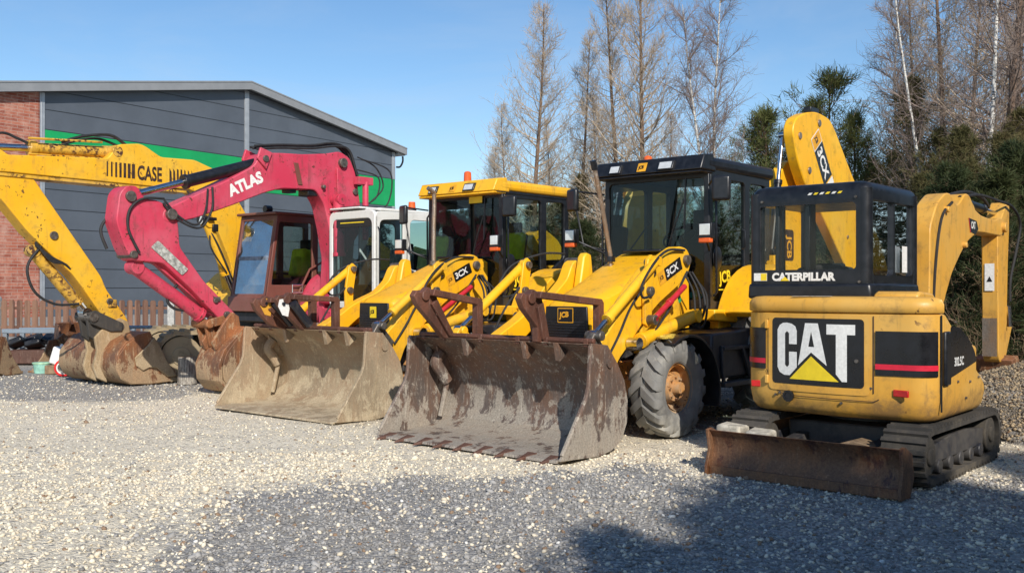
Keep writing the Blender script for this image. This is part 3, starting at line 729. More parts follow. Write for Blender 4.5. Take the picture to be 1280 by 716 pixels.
    zk = 1.0 if A else .55; m = MB(); m.prism(rpoly([(px, 1.2+(pz-1.2)*zk) for px, pz in [(-3.15, 1.0), (-3.75, 1.0), (-4.12, 1.7), (-4.16, 2.3), (-4.0, 2.7), (-3.85, 3.0), (-3.6, 3.1), (-3.40, 2.95), (-3.2, 2.6), (-3.15, 2.3), (-3.2, 1.7)]], .06, 2), y0-.16, y0-.02)
    b = P('boom', m, Y, bh, .012)
    sheet('boom_plate', rrect(3.42, 3.74, 1.80, 2.20, .05), [], PY(y0-.018), 'darkl', b, 0)
    text('boom_letters', 'JCB', ((-3.46, y0-.016, 2.16), (0, 0, -1), (-1, 0, 0)), .03, .04, .18, 'jcbl', b, .03, 1.0)
    m = MB(); dip = [(-3.20, 3.40), (-3.28, 3.56), (-3.55, 3.67), (-3.91, 3.73), (-4.32, 3.69), (-4.50, 3.56), (-5.03, 3.05), (-6.10, 2.15), (-6.45, 1.70), (-6.0, 1.35), (-5.3, 1.42), (-4.85, 1.74), (-4.15, 2.35), (-3.58, 2.75), (-3.34, 3.05)] if A else \
          [(-3.2, 2.1), (-3.3, 2.3), (-3.6, 2.4), (-4.0, 2.2), (-4.3, 1.6), (-4.0, 1.5), (-3.6, 1.9)]
    m.prism(rpoly(dip, .12, 3), y0+(.08 if A else 0), y0+.22); dp = P('dipper', m, Y, bh, .015)
    m = MB(); m.b2(-4.05 if A else -3.7, -3.80 if A else -3.4, y0+.09, y0+.19, 3.715 if A else 2.35, 3.79 if A else 2.42); P('stop_block', m, 'black', dp, .01)
    if A:
        m = MB()
        for p in ((-3.40, 3.36), (-3.98, 3.59), (-3.68, 2.95), (-4.4, 2.5), (-4.9, 2.15), (-5.5, 1.75)): m.pin(p[0], p[1], y0+.05, y0+.235, .045 if p[0] > -4.1 else .025)
        PS('pin', m, 'pipe', dp, bevel=.004)
        o = Vector((-3.74, y0+.223, 3.36)); u = Vector((-.52, 0, -.70)).normalized(); w = Vector((-u.z, 0, u.x)); 
        if w.z < 0: w = -w
        n = u.cross(w)
        fr = (tuple(o), tuple(u), tuple(w))
        if n.y < 0: fr = (tuple(o), tuple(u), tuple(-w))
        f3 = (tuple(o+Vector((0, .002, 0))), fr[1], fr[2])
        sg = 1 if n.y > 0 else -1
        y_0, y_1 = (-.02, .27) if sg > 0 else (-.27, .02)
        sheet('model_plate', rrect(.19, .70, y_0, y_1, .01), [], fr, 'blackl', dp, 0)
        sheet('maker_plate', rrect(.0, .19, y_0, y_1, .01), [], fr, 'whitel', dp, 0)
        sheet('maker_field', rrect(.012, .178, y_0+.012, y_1-.012, .01), [], f3, 'jcbl', dp, 0)
        sheet('notice', rrect(.72, .82, y_0, y_1, .004), [], fr, 'whitel', dp, 0)
        f4 = (tuple(o+Vector((0, .004, 0))), fr[1], fr[2])
        text('model_letters', '3CX', f4, .22, y_0+.055, .17, 'whitel', dp, .035, 1.0)
        text('maker_letters', 'JCB', f4, .03, y_0+.08, .10, 'blackl', dp, .05, .62)
        cylinder_ram(dp, (-3.02, 1.9), (-3.34, 3.38), y0+.02, .045, .6, 'black', 'dipper_ram')
    m = MB(); bz = 1.2 if A else 1.0; bx = -6.1 if A else -4.2
    m.prism([(bx+.35, bz+.45), (bx+.1, bz+.5), (bx-.35, bz+.2), (bx-.4, bz-.35), (bx-.1, bz-.7), (bx+.35, bz-.75), (bx+.3, bz-.6), (bx, bz-.5), (bx-.2, bz-.2), (bx-.1, bz+.1)], y0-.2, y0+.4)
    P('digging_bucket', m, 'rustC', bh, .01)
    return root
# ------------------------------------------------------------------ mini excavator
def make_mini_excavator(label, loc, yaw):
    root = thing('mini_excavator', label, 'mini excavator', loc, yaw)
    # undercarriage
    for s in (-1, 1):
        y0, y1 = (.46, .775) if s > 0 else (-.775, -.46)
        make_track(root, -.53, .99, .225, .20, y0, y1, s, lug=.075, lugh=.022)
    m = MB(); m.b2(-.35, .75, -.46, .46, .16, .38); m.cyl((.12, 0, .36), (.12, 0, .50), .42, n=28); P('carriage', m, 'navy', root, .02)
    for s in (-1, 1):
        m = MB(); m.beam((.7, s*.33, .24), (1.44, s*.33, .16), .10, .10); P('blade_arm', m, 'navy', root, .01)
    # dozer blade
    prof = [(1.53, .012), (1.555, .05), (1.50, .14), (1.49, .22), (1.52, .30), (1.565, .345)]
    back = [(1.535, .345), (1.495, .30), (1.465, .22), (1.47, .13), (1.50, .03)]
    m = MB(); m.prism(prof+back, -.735, .735); b = P('blade', m, 'blade', root, .004, smooth=30)
    for s in (-1, 1):
        m = MB(); m.prism([(1.60, .0), (1.60, .06), (1.55, .2), (1.585, .35), (1.52, .36), (1.38, .30), (1.34, .12), (1.42, .0)], s*.745-.012, s*.745+.012); P('end_plate', m, 'blade', b, .004)
    m = MB(); m.prism([(1.57, .003), (1.545, .003), (1.54, .07), (1.565, .07)], -.73, .73); P('cutting_edge', m, 'blade', b, .002)
    # house: rounded tail
    def foot(off, n=7):
        c = [(-.72, -.80), (1.02, -.76), (1.02, .79), (-.25, .79), (-.72, .45)]
        rad = [.08, .30, .24, .10, .10]; o = []
        # bulged rear edge
        base = []
        k = len(c)
        for i in range(k):
            p = Vector(c[i]); a = Vector(c[i-1]); q = Vector(c[(i+1) % k]); da = (a-p).normalized()*rad[i]; db = (q-p).normalized()*rad[i]
            for j in range(n+1):
                t = j/n; base.append((p+da)*(1-t)**2+p*2*t*(1-t)+(p+db)*t*t)
            if i == 1:
                for t in (.15, .3, .45, .6, .75, .88):
                    A0 = Vector((1.02, -.46)); B0 = Vector((1.02, .55)); v = A0+(B0-A0)*t; v.x += .055*math.sin(PI*t); base.append(v)
        cx = Vector((.15, 0)); 
        for v in base:
            d = v-cx; o.append(cx+d*(1-off/max(d.length, .1)))
        return o
    def ztop(x, y):
        if y > .22 and x < .85:
            pts = [(.85, 1.25), (.68, 1.235), (.39, 1.17), (.15, 1.03), (-.02, .89), (-.12, .72), (-.25, .62), (-.9, .60)]
            for (xa, za), (xb, zb) in zip(pts, pts[1:]):
                if x >= xb: zz = zb+(za-zb)*(x-xb)/(xa-xb); break
            else: zz = .6
            return zz
        return 1.25 if x > -.35 else .85
    levels = [(.46, .10), (.475, .055), (.52, .02), (.62, 0), (.8, 0), (1.0, 0)]
    m = MB(); vs = []; N = len(foot(0))
    for i, (z, off) in enumerate(levels):
        for v in foot(off):
            zt = ztop(v.x, v.y); t = (z-.46)/.54
            zz = z if z <= .62 else .62+(zt-.62)*(z-.62)/(1.0-.62)
            if zt < .66: zz = min(z, zt)
            vs.append((v.x, v.y, zz))
    L = len(levels)
    for off in (.02, .10, .30, .55):
        for v in foot(off): vs.append((v.x, v.y, ztop(v.x, v.y)+(.012 if off < .05 else .02)))
        L += 1
    fs = [(i*N+j, i*N+(j+1) % N, (i+1)*N+(j+1) % N, (i+1)*N+j) for i in range(L-1) for j in range(N)]
    fs += [tuple(range(N-1, -1, -1)), tuple(range((L-1)*N, L*N))]
    m.add(vs, fs); body = P('house', m, 'cat', root, 0, smooth=55)
    # lid band
    def lid(z0, z1, off):
        return [(v.x, v.y) for v in foot(off) if True]
    m = MB(); ring = [(max(.34, v.x), v.y) for v in foot(-.008)]
    vs = []; lv = [(1.262, .0), (1.27, -.012), (1.33, -.012), (1.365, .01), (1.38, .05), (1.385, .12)]
    for z, off in lv:
        for v in foot(off): vs.append((max(.30 if v.y < .25 else .30+.54*min(1, (v.y-.25)/.35)**.6, v.x), v.y, z))
    fs = [(i*N+j, i*N+(j+1) % N, (i+1)*N+(j+1) % N, (i+1)*N+j) for i in range(len(lv)-1) for j in range(N)]
    fs += [tuple(range(N-1, -1, -1)), tuple(range((len(lv)-1)*N, len(lv)*N))]
    m.add(vs, fs); P('lid', m, 'cat', root, 0, smooth=60)
    # rear door with lettering (a bowed sheet following the tail)
    def xr(y, e=0):   # tail surface x at given y
        t = (y+.46)/1.01; t = min(1, max(0, t)); return 1.02+.055*math.sin(PI*t)+e
    def bowed(poly, e, name, mat, par):
        bm = bmesh.new(); vv = [bm.verts.new((0, p[0], p[1])) for p in poly]
        bm.faces.new(vv)
        ys = [min(p[0] for p in poly)+(max(p[0] for p in poly)-min(p[0] for p in poly))*k/10 for k in range(1, 10)]
        for yy in ys: bmesh.ops.bisect_plane(bm, geom=bm.verts[:]+bm.edges[:]+bm.faces[:], plane_co=(0, yy, 0), plane_no=(0, 1, 0))
        for v in bm.verts: v.co.x = xr(v.co.y, e)
        for f in bm.faces:
            f.normal_update()
            if f.normal.x < 0: f.normal_flip()
        me = bpy.data.meshes.new(name); bm.to_mesh(me); bm.free(); me.materials.append(M[mat]); me.polygons.foreach_set('use_smooth', [True]*len(me.polygons))
        return link(bpy.data.objects.new(name, me), par)
    door = bowed(rrect(-.50, .335, .64, 1.235, .04), .007, 'engine_door', 'cat', root)
    bowed(rrect(-.465, .295, .695, 1.215, .03), .010, 'lettering_panel', 'blackl', door)
    U = lambda x: -.465+(x-283)/295*.76; V = lambda y: 1.215-(y-78)/207*.52
    T = lambda L: [(U(a), V(b)) for a, b in L]
    C = T([(336, 93), (352, 96), (365, 104), (370, 118), (370, 160), (343, 160), (343, 126), (336, 120), (329, 126), (329, 226), (336, 233), (343, 226), (343, 184), (370, 184), (370, 232), (345, 258), (326, 258), (310, 250), (302, 234), (302, 116), (310, 101), (322, 94)])
    A1 = T([(398, 93), (418, 93), (418, 118), (409, 166), (418, 166), (418, 183), (374, 226)]); A2 = T([(418, 93), (440, 93), (468, 222), (418, 183), (418, 166), (428, 166), (418, 118)])
    TT = T([(467, 95), (553, 95), (553, 126), (529, 126), (529, 268), (514, 268), (496, 246), (496, 126), (467, 126)])
    for pl in (C, A1, A2, TT): bowed(pl, .0125, 'letter', 'whitel', door)
    bowed(T([(418, 195), (505, 269), (345, 269)]), .0135, 'emblem', 'yelll', door)
    # seams and bolts of the tail
    def seam(pts, w=.006):
        for (ya, za), (yb, zb_) in zip(pts, pts[1:]):
            d = Vector((yb-ya, zb_-za)); n2 = Vector((-d.y, d.x)).normalized()*w/2
            bowed([(ya-n2.x, za-n2.y), (yb-n2.x, zb_-n2.y), (yb+n2.x, zb_+n2.y), (ya+n2.x, za+n2.y)], .005, 'seam', 'darkl', root)
    seam([(-.52, .80), (-.47, .665), (-.36, .605), (.36, .600), (.40, .62)])
    seam([(.36, 1.24), (.36, .66)], .008)
    for yy, zz_ in ((-.44, .60), (.12, .575), (.34, .70), (-.40, .62)):
        m = MB(); m.cyl((xr(yy)-.01, yy, zz_), (xr(yy, .008), yy, zz_), .010, n=8); P('bolt', m, 'steel', root)
    # grilles
    v1 = rrect(.375, .80, .80, 1.13, .03); v2 = rrect(-.745, -.525, .80, 1.12, .03)
    for vv, yy in ((v1, (.375, .80)), (v2, (-.745, -.525))):
        # sheet follows rounded corner: sample tail outline
        ft = foot(-.006, 12); path = sorted([v for v in ft if v.x > .72], key=lambda v: v.y)
        ys = [v.y for v in path]; xs = [v.x for v in path]
        def xo(y): 
            for (a, b), (c, d) in zip(zip(ys, xs), zip(ys[1:], xs[1:])):
                if a <= y <= c: return b+(d-b)*(y-a)/max(c-a, 1e-6)
            return xs[0] if y < ys[0] else xs[-1]
        m = MB(); k = 16; yl = [yy[0]+(min(yy[1], .775)-yy[0])*i/k for i in range(k+1)] if yy[0] > 0 else [max(yy[0], -.745)+(yy[1]-max(yy[0], -.745))*i/k for i in range(k+1)]
        for (z0, z1, mt, e) in ((.80, 1.13, 'blackl', .004), (.845, .885, 'redl', .008)):
            m = MB(); vs = []
            for y in yl: vs += [(xo(y)+e, y+ (e if y > .6 else 0), z0), (xo(y)+e, y+(e if y > .6 else 0), z1)]
            m.add(vs, [(2*i, 2*i+2, 2*i+3, 2*i+1) for i in range(k)])
            if mt == 'blackl': gp = P('vent_panel', m, mt, root)
            else: P('stripe', m, mt, gp)
        for q in range(12):
            pass
    # seams, handle, side panel, reflectors, exhaust
    m = MB(); m.b2(.868, .874, .785, .797, .54, 1.25); P('panel_gap', m, 'blackl', root)
    m = MB(); m.box((.78, .80, .93), (.12, .035, .40)); P('door_latch', m, 'black', root, .015)
    sd = rpoly([(.67, .78), (.67, 1.17), (.44, 1.145), (.24, 1.055), (.09, .955), (.03, .87)], .03)
    sheet('side_panel', [(-a, b) for a, b in sd], [], PY(.797), 'blackl', root, 0)
    text('model_letters', '302.5C', PY(.800), -.60, .86, .07, 'whitel', root, .03, .85)
    for (ya, yb) in ((.50, .62), (-.66, -.56)):
        m = MB(); yc = (ya+yb)/2; m.box((1.045 if ya > 0 else 1.0, yc, .675), (.02, yb-ya, .05), Matrix.Rotation(R(-12 if ya > 0 else 20) , 3, 'Z')); P('reflector', m, 'redlens', root, .005)
    m = MB(); m.lathe([(0, .045), (.02, .045), (.02, .03), (-.03, .03)], 0, 0, 20, close=False)
    m.v = [(1.06+v[1], -.31+v[0], .60+v[2]) for v in m.v]; P('exhaust_outlet', m, 'blackl', root)
    m = MB(); m.cyl((1.03, -.31, .60), (1.072, -.31, .60), .03); P('outlet_bore', m, 'blackl', root)
    m = MB(); m.cyl((xr(.24), .24, .90), (xr(.24, .02), .24, .90), .014, n=12); P('door_lock', m, 'steel', root)
    for zz_ in (.72, 1.16):
        m = MB(); m.box((xr(-.515, .012), -.515, zz_), (.02, .03, .07)); P('hinge', m, 'cat', root, .006)
    for (xx_, zz_) in ((.50, .74), (.20, .72), (-.02, .74), (.55, 1.19), (.30, .60)):
        m = MB(); m.cyl((xx_, .788, zz_), (xx_, .802, zz_), .010, n=8); P('bolt', m, 'steel', root)
    for (yy_, zz_) in ((-.70, 2.17), (.10, 2.17), (.13, 1.50)):
        m = MB(); m.cyl((.735, yy_, zz_), (.752, yy_, zz_), .011, n=8); P('bolt', m, 'steel', root)
    m = MB(); m.b2(1.0, 1.034, -.30, .02, 1.385, 1.388); P('lid_label', m, 'greyplate', root)
    # tank cover by the cab
    m = MB(); m.prism([(.80, 1.24), (.42, 1.1), (.40, 1.38), (.46, 1.41), (.74, 1.425), (.80, 1.40)], .26, .60); P('filler_cover', m, 'cat', root, .02)
    m = MB(); m.b2(-.85, .1, .25, .55, .5, .95); m.b2(-1.05, -.7, -.2, .2, .45, .75); P('boom_mount', m, 'cat', root, .03)
    # cab
    cab = part('cab', root); x1, x0, y0, y1, zb, zt = .74, -.34, -.82, .21, 1.385, 2.30
    m = MB(); m.prism([(y0-.01, 1.36), (y1+.03, 1.36), (y1+.01, 1.49), (y0+.0, 1.49)], x0, x1+.02, 'x'); P('cab_skirt', m, 'black', cab, .025)
    sheet('rear_frame', rrect(y0+.06, y1-.06, 1.47, 2.22, .01), [rrect(y0+.095, y1-.11, 1.60, 2.13, .03)], PX(x1-.002), 'black', cab, .05)
    m = MB(); m.add([(x1-.02, y0+.06, 1.58), (x1-.02, y1-.08, 1.58), (x1-.02, y1-.08, 2.15), (x1-.02, y0+.06, 2.15)], [(0, 1, 2, 3)]); P('rear_window', m, 'glassclear', cab)
    f = lambda L: [(-a, b) for a, b in L]
    sheet('side_frame', f(rrect(x0+.05, x1-.06, 1.47, 2.22, .01)), [f(rrect(.20, .65, 1.55, 2.20, .05)), f(rrect(x0+.09, .165, 1.55, 2.20, .05))], PY(y1-.01), 'black', cab, .045)
    sheet('side_frame', rrect(x0+.05, x1-.06, 1.47, 2.22, .01), [rrect(.20, .65, 1.55, 2.20, .05), rrect(x0+.09, .165, 1.55, 2.20, .05)], ((0, y0+.01, 0), (1, 0, 0), (0, 0, 1)), 'black', cab, .045)
    for yy in (y1-.035, y0+.035):
        m = MB(); m.add([(x0+.05, yy, 1.5), (x1-.08, yy, 1.5), (x1-.08, yy, 2.22), (x0+.05, yy, 2.22)], [(0, 1, 2, 3)]); P('side_window', m, 'glassdark' if yy > 0 else 'glassclear', cab)
    m = MB(); m.add([(x0+.02, y0+.06, 1.5), (x0+.02, y1-.06, 1.5), (x0+.02, y1-.06, 2.22), (x0+.02, y0+.06, 2.22)], [(0, 1, 2, 3)]); P('windscreen', m, 'glassclear', cab)
    for (px, py) in ((x1-.055, y0+.055), (x1-.055, y1-.055), (x0+.04, y0+.05), (x0+.04, y1-.05)):
        m = MB(); m.tube([(px, py, 1.45), (px, py, 2.24)], .058, 14); P('pillar', m, 'black', cab)
    m = MB(); ro = rpoly([(x1+.0, y0), (x1+.0, y1), (x0-.03, y1), (x0-.03, y0)], .09, 5)
    N2 = len(ro); vs = []; cc = Vector(((x0+x1)/2, (y0+y1)/2))
    for z, k in ((2.15, 0), (2.22, .0), (2.262, .018), (2.288, .05), (2.30, .11), (2.305, .3)):
        for p in ro: d = Vector(p)-cc; q = cc+d*(1-k/d.length); vs.append((q.x, q.y, z))
    fs = [(i*N2+j, i*N2+(j+1) % N2, (i+1)*N2+(j+1) % N2, (i+1)*N2+j) for i in range(5) for j in range(N2)]+[tuple(range(5*N2, 6*N2)), tuple(range(N2-1, -1, -1))]
    m.add(vs, fs); rf = P('roof', m, 'black', cab, 0, smooth=60)
    for k in range(6):
        yk = -.30+k*.05; m = MB(); m.add([(x1+.003, yk, 2.205), (x1+.003, yk+.028, 2.205), (x1+.003, yk+.045, 2.222), (x1+.003, yk+.017, 2.222)], [(0, 1, 2, 3)]); P('hazard_mark', m, 'yelll' if k % 2 else 'whitel', rf)
    fr = PX(x1+.0035)
    text('cab_lettering', 'CATERPILLAR', fr, -.61, 1.508, .070, 'whitel', cab, .055, 1.02)
    m = MB(); m.add([(x1+.005, -.535, 1.510), (x1+.005, -.455, 1.510), (x1+.005, -.495, 1.545)], [(0, 1, 2)]); P('emblem', m, 'yelll', cab)
    m = MB(); m.add([(x1+.003, -.775, 1.51), (x1+.003, -.655, 1.51), (x1+.003, -.655, 1.575), (x1+.003, -.775, 1.575)], [(0, 1, 2, 3)]); st = P('warning_sticker', m, 'whitel', cab)
    m = MB(); m.add([(x1+.004, -.712, 1.513), (x1+.004, -.658, 1.513), (x1+.004, -.658, 1.572), (x1+.004, -.712, 1.572)], [(0, 1, 2, 3)]); P('sticker_field', m, 'yelll', st)
    m = MB(); m.add([(.02, y1+.006-.01, 1.58), (-.10, y1+.006-.01, 1.58), (-.10, y1-.004, 1.80), (.02, y1-.004, 1.80)], [(0, 1, 2, 3)]); P('window_notice', m, 'whitel', cab)
    m = MB(); m.b2(x0+.02, x1-.03, y0+.03, y1-.03, 1.40, 1.46); P('cab_floor', m, 'interior', cab)
    seat(cab, .0, -.30, .86, -1, 'seat')
    m = MB(); m.beam((x1-.10, -.60, 1.55), (x1-.10, -.60, 2.2), .04, .06); m.beam((x1-.14, -.34, 1.55), (x1-.14, -.34, 2.2), .05, .12); PS('inner_post', m, 'black', cab, bevel=.01)
    m = MB(); m.prism([(-.56, 1.56), (-.02, 1.56), (-.06, 1.62), (-.2, 1.645), (-.38, 1.645), (-.52, 1.62)], .38, .46, 'x'); P('seat_shelf', m, 'interior', cab, .02)
    # boom and stick (Y = 0 plane)
    bo = rpoly([(-.98, 1.0), (-1.02, 1.62), (-1.03, 2.02), (-1.22, 2.25), (-1.46, 2.36), (-1.62, 2.37), (-1.78, 2.26), (-1.92, 2.30), (-2.06, 2.40), (-2.2, 2.40), (-2.34, 2.30), (-2.6, 2.24), (-3.1, 2.21), (-3.35, 2.26), (-3.52, 2.20), (-3.50, 2.06), (-3.36, 1.99), (-2.75, 2.0), (-2.40, 2.0), (-2.15, 1.92), (-1.94, 1.80), (-1.66, 1.60), (-1.40, 1.30), (-1.25, .95)], .07, 3)
    bo = [(x, z-.03 if (x < -2.4 and z > 2.15) else (z+.03 if (x < -2.4 and z < 2.05) else z)) for x, z in bo]
    m = MB(); m.prism(bo, -.095, .095); b = P('boom', m, 'cat', root, .012)
    sheet('boom_badge', [(2.18, 2.16), (2.44, 2.14), (2.50, 2.06), (2.40, 2.0), (2.24, 2.02)], [], PY(.098), 'blackl', b, 0)
    sheet('badge_edge', [(2.165, 2.16), (2.18, 2.16), (2.24, 2.02), (2.225, 2.01)], [], PY(.099), 'redl', b, 0)
    text('badge_letters', 'CAT', PY(.0995), 2.25, 2.055, .075, 'whitel', b, .04, .75)
    cylinder_ram(b, (-1.08, .78), (-1.95, 1.86), .13 if False else 0.0, .05, .55, 'cat', 'boom_ram')
    cylinder_ram(b, (-2.15, 2.34), (-3.55, 2.28), 0.0, .045, .6, 'black', 'stick_ram')
    for p in ((-3.42, 2.12), (-2.0, 1.88), (-1.45, 2.2)):
        m = MB(); m.pin(p[0], p[1], -.135, .135, .055 if p[0] < -3 else .03); P('pin', m, 'cat', b, .006)
    stc = rpoly([(-3.26, 2.12), (-3.40, 2.22), (-3.62, 2.42), (-3.72, 2.40), (-3.70, 2.05), (-3.66, 1.76), (-3.60, .95), (-3.50, .66), (-3.36, .62), (-3.30, .7), (-3.27, 1.4)], .04, 2)
    m = MB(); m.prism(stc, -.085, .085); s = P('stick', m, 'cat', root, .010)
    m = MB(); m.b2(-3.262, -3.255, -.075, .075, .7, 1.12); P('scuffed_plate', m, 'pipe', s)
    m = MB(); m.add([(-3.255, -.05, 1.42), (-3.255, .05, 1.42), (-3.255, .05, 1.72), (-3.255, -.05, 1.72)], [(0, 1, 2, 3)]); P('notice', m, 'whitel', s)
    m = MB(); m.add([(-3.252, -.03, 1.52), (-3.252, .03, 1.52), (-3.252, .0, 1.58)], [(0, 1, 2)]); P('notice_arrow', m, 'blackl', s)
    cylinder_ram(s, (-3.72, 2.05), (-3.80, 1.0), 0.0, .038, .6, 'cat', 'bucket_ram')
    m = MB(); m.prism([(-3.5, .95), (-3.86, 1.12), (-3.92, 1.0), (-3.62, .6)], -.06, .06); P('bucket_link', m, 'cat', s, .01)
    m = MB(); hose(m, [(-2.0, .06, 2.36), (-2.6, .08, 2.42), (-3.2, .1, 2.40), (-3.65, .13, 2.36), (-3.95, .14, 2.18), (-3.84, .12, 1.85), (-3.70, .10, 1.55), (-3.68, .1, 1.3)], .016, 8)
    hose(m, [(-2.0, -.06, 2.38), (-2.7, -.08, 2.47), (-3.3, -.08, 2.44), (-3.7, -.10, 2.3)], .02, 8)
    hose(m, [(-1.1, .09, 1.0), (-1.12, .106, 1.6), (-1.3, .106, 2.1), (-1.62, .106, 2.28)], .014, 6)
    PS('hose', m, 'rubber', b)
    m = MB(); m.tube([(-3.62, .10, 1.25), (-3.66, .1, 1.02)], .028, 8); P('hose_end', m, 'chrome', s)
    m = MB(); m.prism([(-3.38, .66), (-3.62, .70), (-3.80, .5), (-3.80, .2), (-3.6, .02), (-3.2, .02), (-3.25, .08), (-3.5, .12), (-3.66, .3), (-3.6, .48), (-3.42, .52)], -.20, .20); P('digging_bucket', m, 'rustC', s, .01)
    return root

# ------------------------------------------------------------------ larger excavators
def dig_bucket(parent, poly_outer, poly_inner, y0, y1, mat, mud=None):
    m = MB(); m.prism(poly_outer+poly_inner[::-1], y0+.02, y1-.02); b = P('bucket', m, mat, parent, .006, smooth=40)
    for s, y in ((-1, y0), (1, y1)):
        m = MB(); m.prism(poly_outer+[poly_outer[0]] if False else poly_outer, y-.018, y+.018); P('bucket_cheek', m, mat, b, .006)
    return b

def make_red_excavator(label, loc, yaw):
    root = thing('excavator', label, 'excavator', loc, yaw)
    for s in (-1, 1):
        y0, y1 = (.40, .80) if s > 0 else (-.80, -.40)
        make_track(root, -1.35, .75, .36, .34, y0, y1, s, lug=.14, lugh=.03)
    m = MB(); m.b2(-1.0, .4, -.45, .45, .35, .7); m.cyl((-.3, 0, .7), (-.3, 0, .88), .5, n=24); P('carriage', m, 'navy', root, .03)
    m = MB(); m.prism(rpoly([(.30, .90), (.32, 1.30), (.1, 1.62), (-.3, 1.78), (-1.9, 1.78), (-2.1, 1.6), (-2.1, .95)], .12, 3), -.72, -.12); P('engine_cover', m, 'pink', root, .03)
    m = MB(); m.prism(rpoly([(-.9, .90), (-.9, 1.75), (-2.1, 1.75), (-2.25, 1.5), (-2.2, .9)], .12, 3), -.12, 1.20); P('counterweight', m, 'pink', root, .05)
    m = MB(); m.prism([(.42, .86), (.42, 1.14), (-.95, 1.14), (-.95, .86)], -.12, 1.22); m.b2(.2, .5, .1, .3, .95, 1.12); P('platform', m, 'pink', root, .03)
    m = MB(); m.tube([(.38, -.70, 1.3), (.12, -.70, 1.75), (-.2, -.70, 1.9), (-.9, -.70, 1.92), (-.95, -.70, 1.8)], .018, 8); P('handrail', m, 'brown', root)
    m = MB(); m.box((.47, .95, 1.02), (.1, .2, .14)); P('headlight', m, 'lamp', root, .03)
    # cab
    cab = part('cab', root); x0, x1, y0, y1, zb, zt = .42, -1.02, .15, 1.18, 1.15, 2.60
    fr = PX(x0)
    sheet('front_frame', rrect(y0, y1, zb, zt, .10, 5), [rrect(y0+.07, y1-.07, zb+.10, zt-.12, .10, 5)], fr, 'white', cab, .06, .012)
    m = MB(); m.add([(x0-.02, y0+.05, zb+.08), (x0-.02, y1-.05, zb+.08), (x0-.02, y1-.05, zt-.1), (x0-.02, y0+.05, zt-.1)], [(0, 1, 2, 3)]); P('windscreen', m, 'glassdark', cab)
    m = MB(); m.b2(x0-.018, x0-.012, y0+.06, y1-.06, zt-.24, zt-.10); P('sun_blind', m, 'black', cab, .003)
    m = MB(); m.b2(x0-.012, x0-.008, y0+.25, y1-.25, zt-.18, zt-.165); P('blind_edge', m, 'yelll', cab)
    f = lambda L: [(-a, b) for a, b in L]
    out = rpoly([(x0-.01, zb), (x0-.01, zt-.02), (x1+.0, zt), (x1-.02, 1.75), (x1+.1, 1.6), (x1+.1, zb)], .10, 4)
    w1 = rpoly([(.32, 1.55), (.32, 2.45), (-.16, 2.48), (-.16, 1.50), (.02, 1.32), (.32, 1.32)], .09, 3)
    w2 = rpoly([(-.30, 1.72), (-.30, 2.48), (-.93, 2.48), (-.93, 1.72)], .09, 3)
    sheet('side_frame', f(out), [f(w1), f(w2)], PY(y1), 'white', cab, .05, .012)
    sheet('side_frame', out, [w1, w2], ((0, y0, 0), (1, 0, 0), (0, 0, 1)), 'white', cab, .05, .012)
    for yy in (y1-.03, y0+.03):
        m = MB(); m.add([(.36, yy, 1.26), (-.2, yy, 1.26), (-.2, yy, 2.52), (.36, yy, 2.52)], [(0, 1, 2, 3)]); m.add([(-.26, yy, 1.66), (-.96, yy, 1.66), (-.96, yy, 2.52), (-.26, yy, 2.52)], [(0, 1, 2, 3)]); P('side_window', m, 'glassdark', cab)
    m = MB(); m.tube([(.36, y1+.01, 1.3), (.36, y1+.04, 1.35), (.36, y1+.04, 2.3), (.36, y1, 2.35)], .01, 6); m.prism([(-.235, 1.2), (-.225, 1.2), (-.225, 2.56), (-.235, 2.56)], y1, y1+.004); PS('door_rail', m, 'blackl', cab)
    m = MB(); m.b2(x1, x0-.05, y0+.03, y1-.03, zb, zb+.06); P('cab_floor', m, 'interior', cab)
    m = MB(); m.add([(x1+.0, y0+.06, 1.75), (x1, y1-.06, 1.75), (x1, y1-.06, 2.5), (x1, y0+.06, 2.5)], [(0, 1, 2, 3)]); P('rear_window', m, 'glass', cab)
    m = MB(); m.prism(rpoly([(x0-.1, y0+.02), (x0-.1, y1-.02), (x1+.02, y1-.02), (x1+.02, y0+.02)], .08, 3), zt-.01, zt+.035, 'z'); m.b2(x0-.55, x0+.03, y0+.04, y1-.3, zt+.03, zt+.06); P('roof', m, 'white', cab, .02)
    m = MB(); m.b2(x0-.75, x0-.05, y0-.04, y1-.35, zt+.04, zt+.08); P('roof_hatch', m, 'black', cab, .01)
    m = MB(); m.cyl((-.45, y1-.12, zt+.03), (-.45, y1-.12, zt+.06), .07); bc = P('beacon', m, 'black', cab); m = MB(); m.cyl((-.45, y1-.12, zt+.06), (-.45, y1-.12, zt+.17), .058, .05); P('beacon_lens', m, 'orange', bc)
    seat(cab, -.45, .66, 1.35, 1, 'interior')
    m = MB(); m.box((-.62, .66, 1.80), (.16, .48, .55)); P('seat_cover', m, 'greyplate', cab, .08)
    m = MB(); m.tube([(.2, .5, 1.2), (.25, .5, 1.9)], .02, 6); m.b2(.1, .3, .3, .9, 1.2, 1.5); P('console', m, 'interior', cab, .02)
    m = MB(); m.tube([(x1+.3, y1, 2.3), (x1+.25, y1+.16, 2.35)], .012, 6); m.box((x1+.24, y1+.18, 2.25), (.05, .16, .30)); P('mirror', m, 'black', cab, .02)
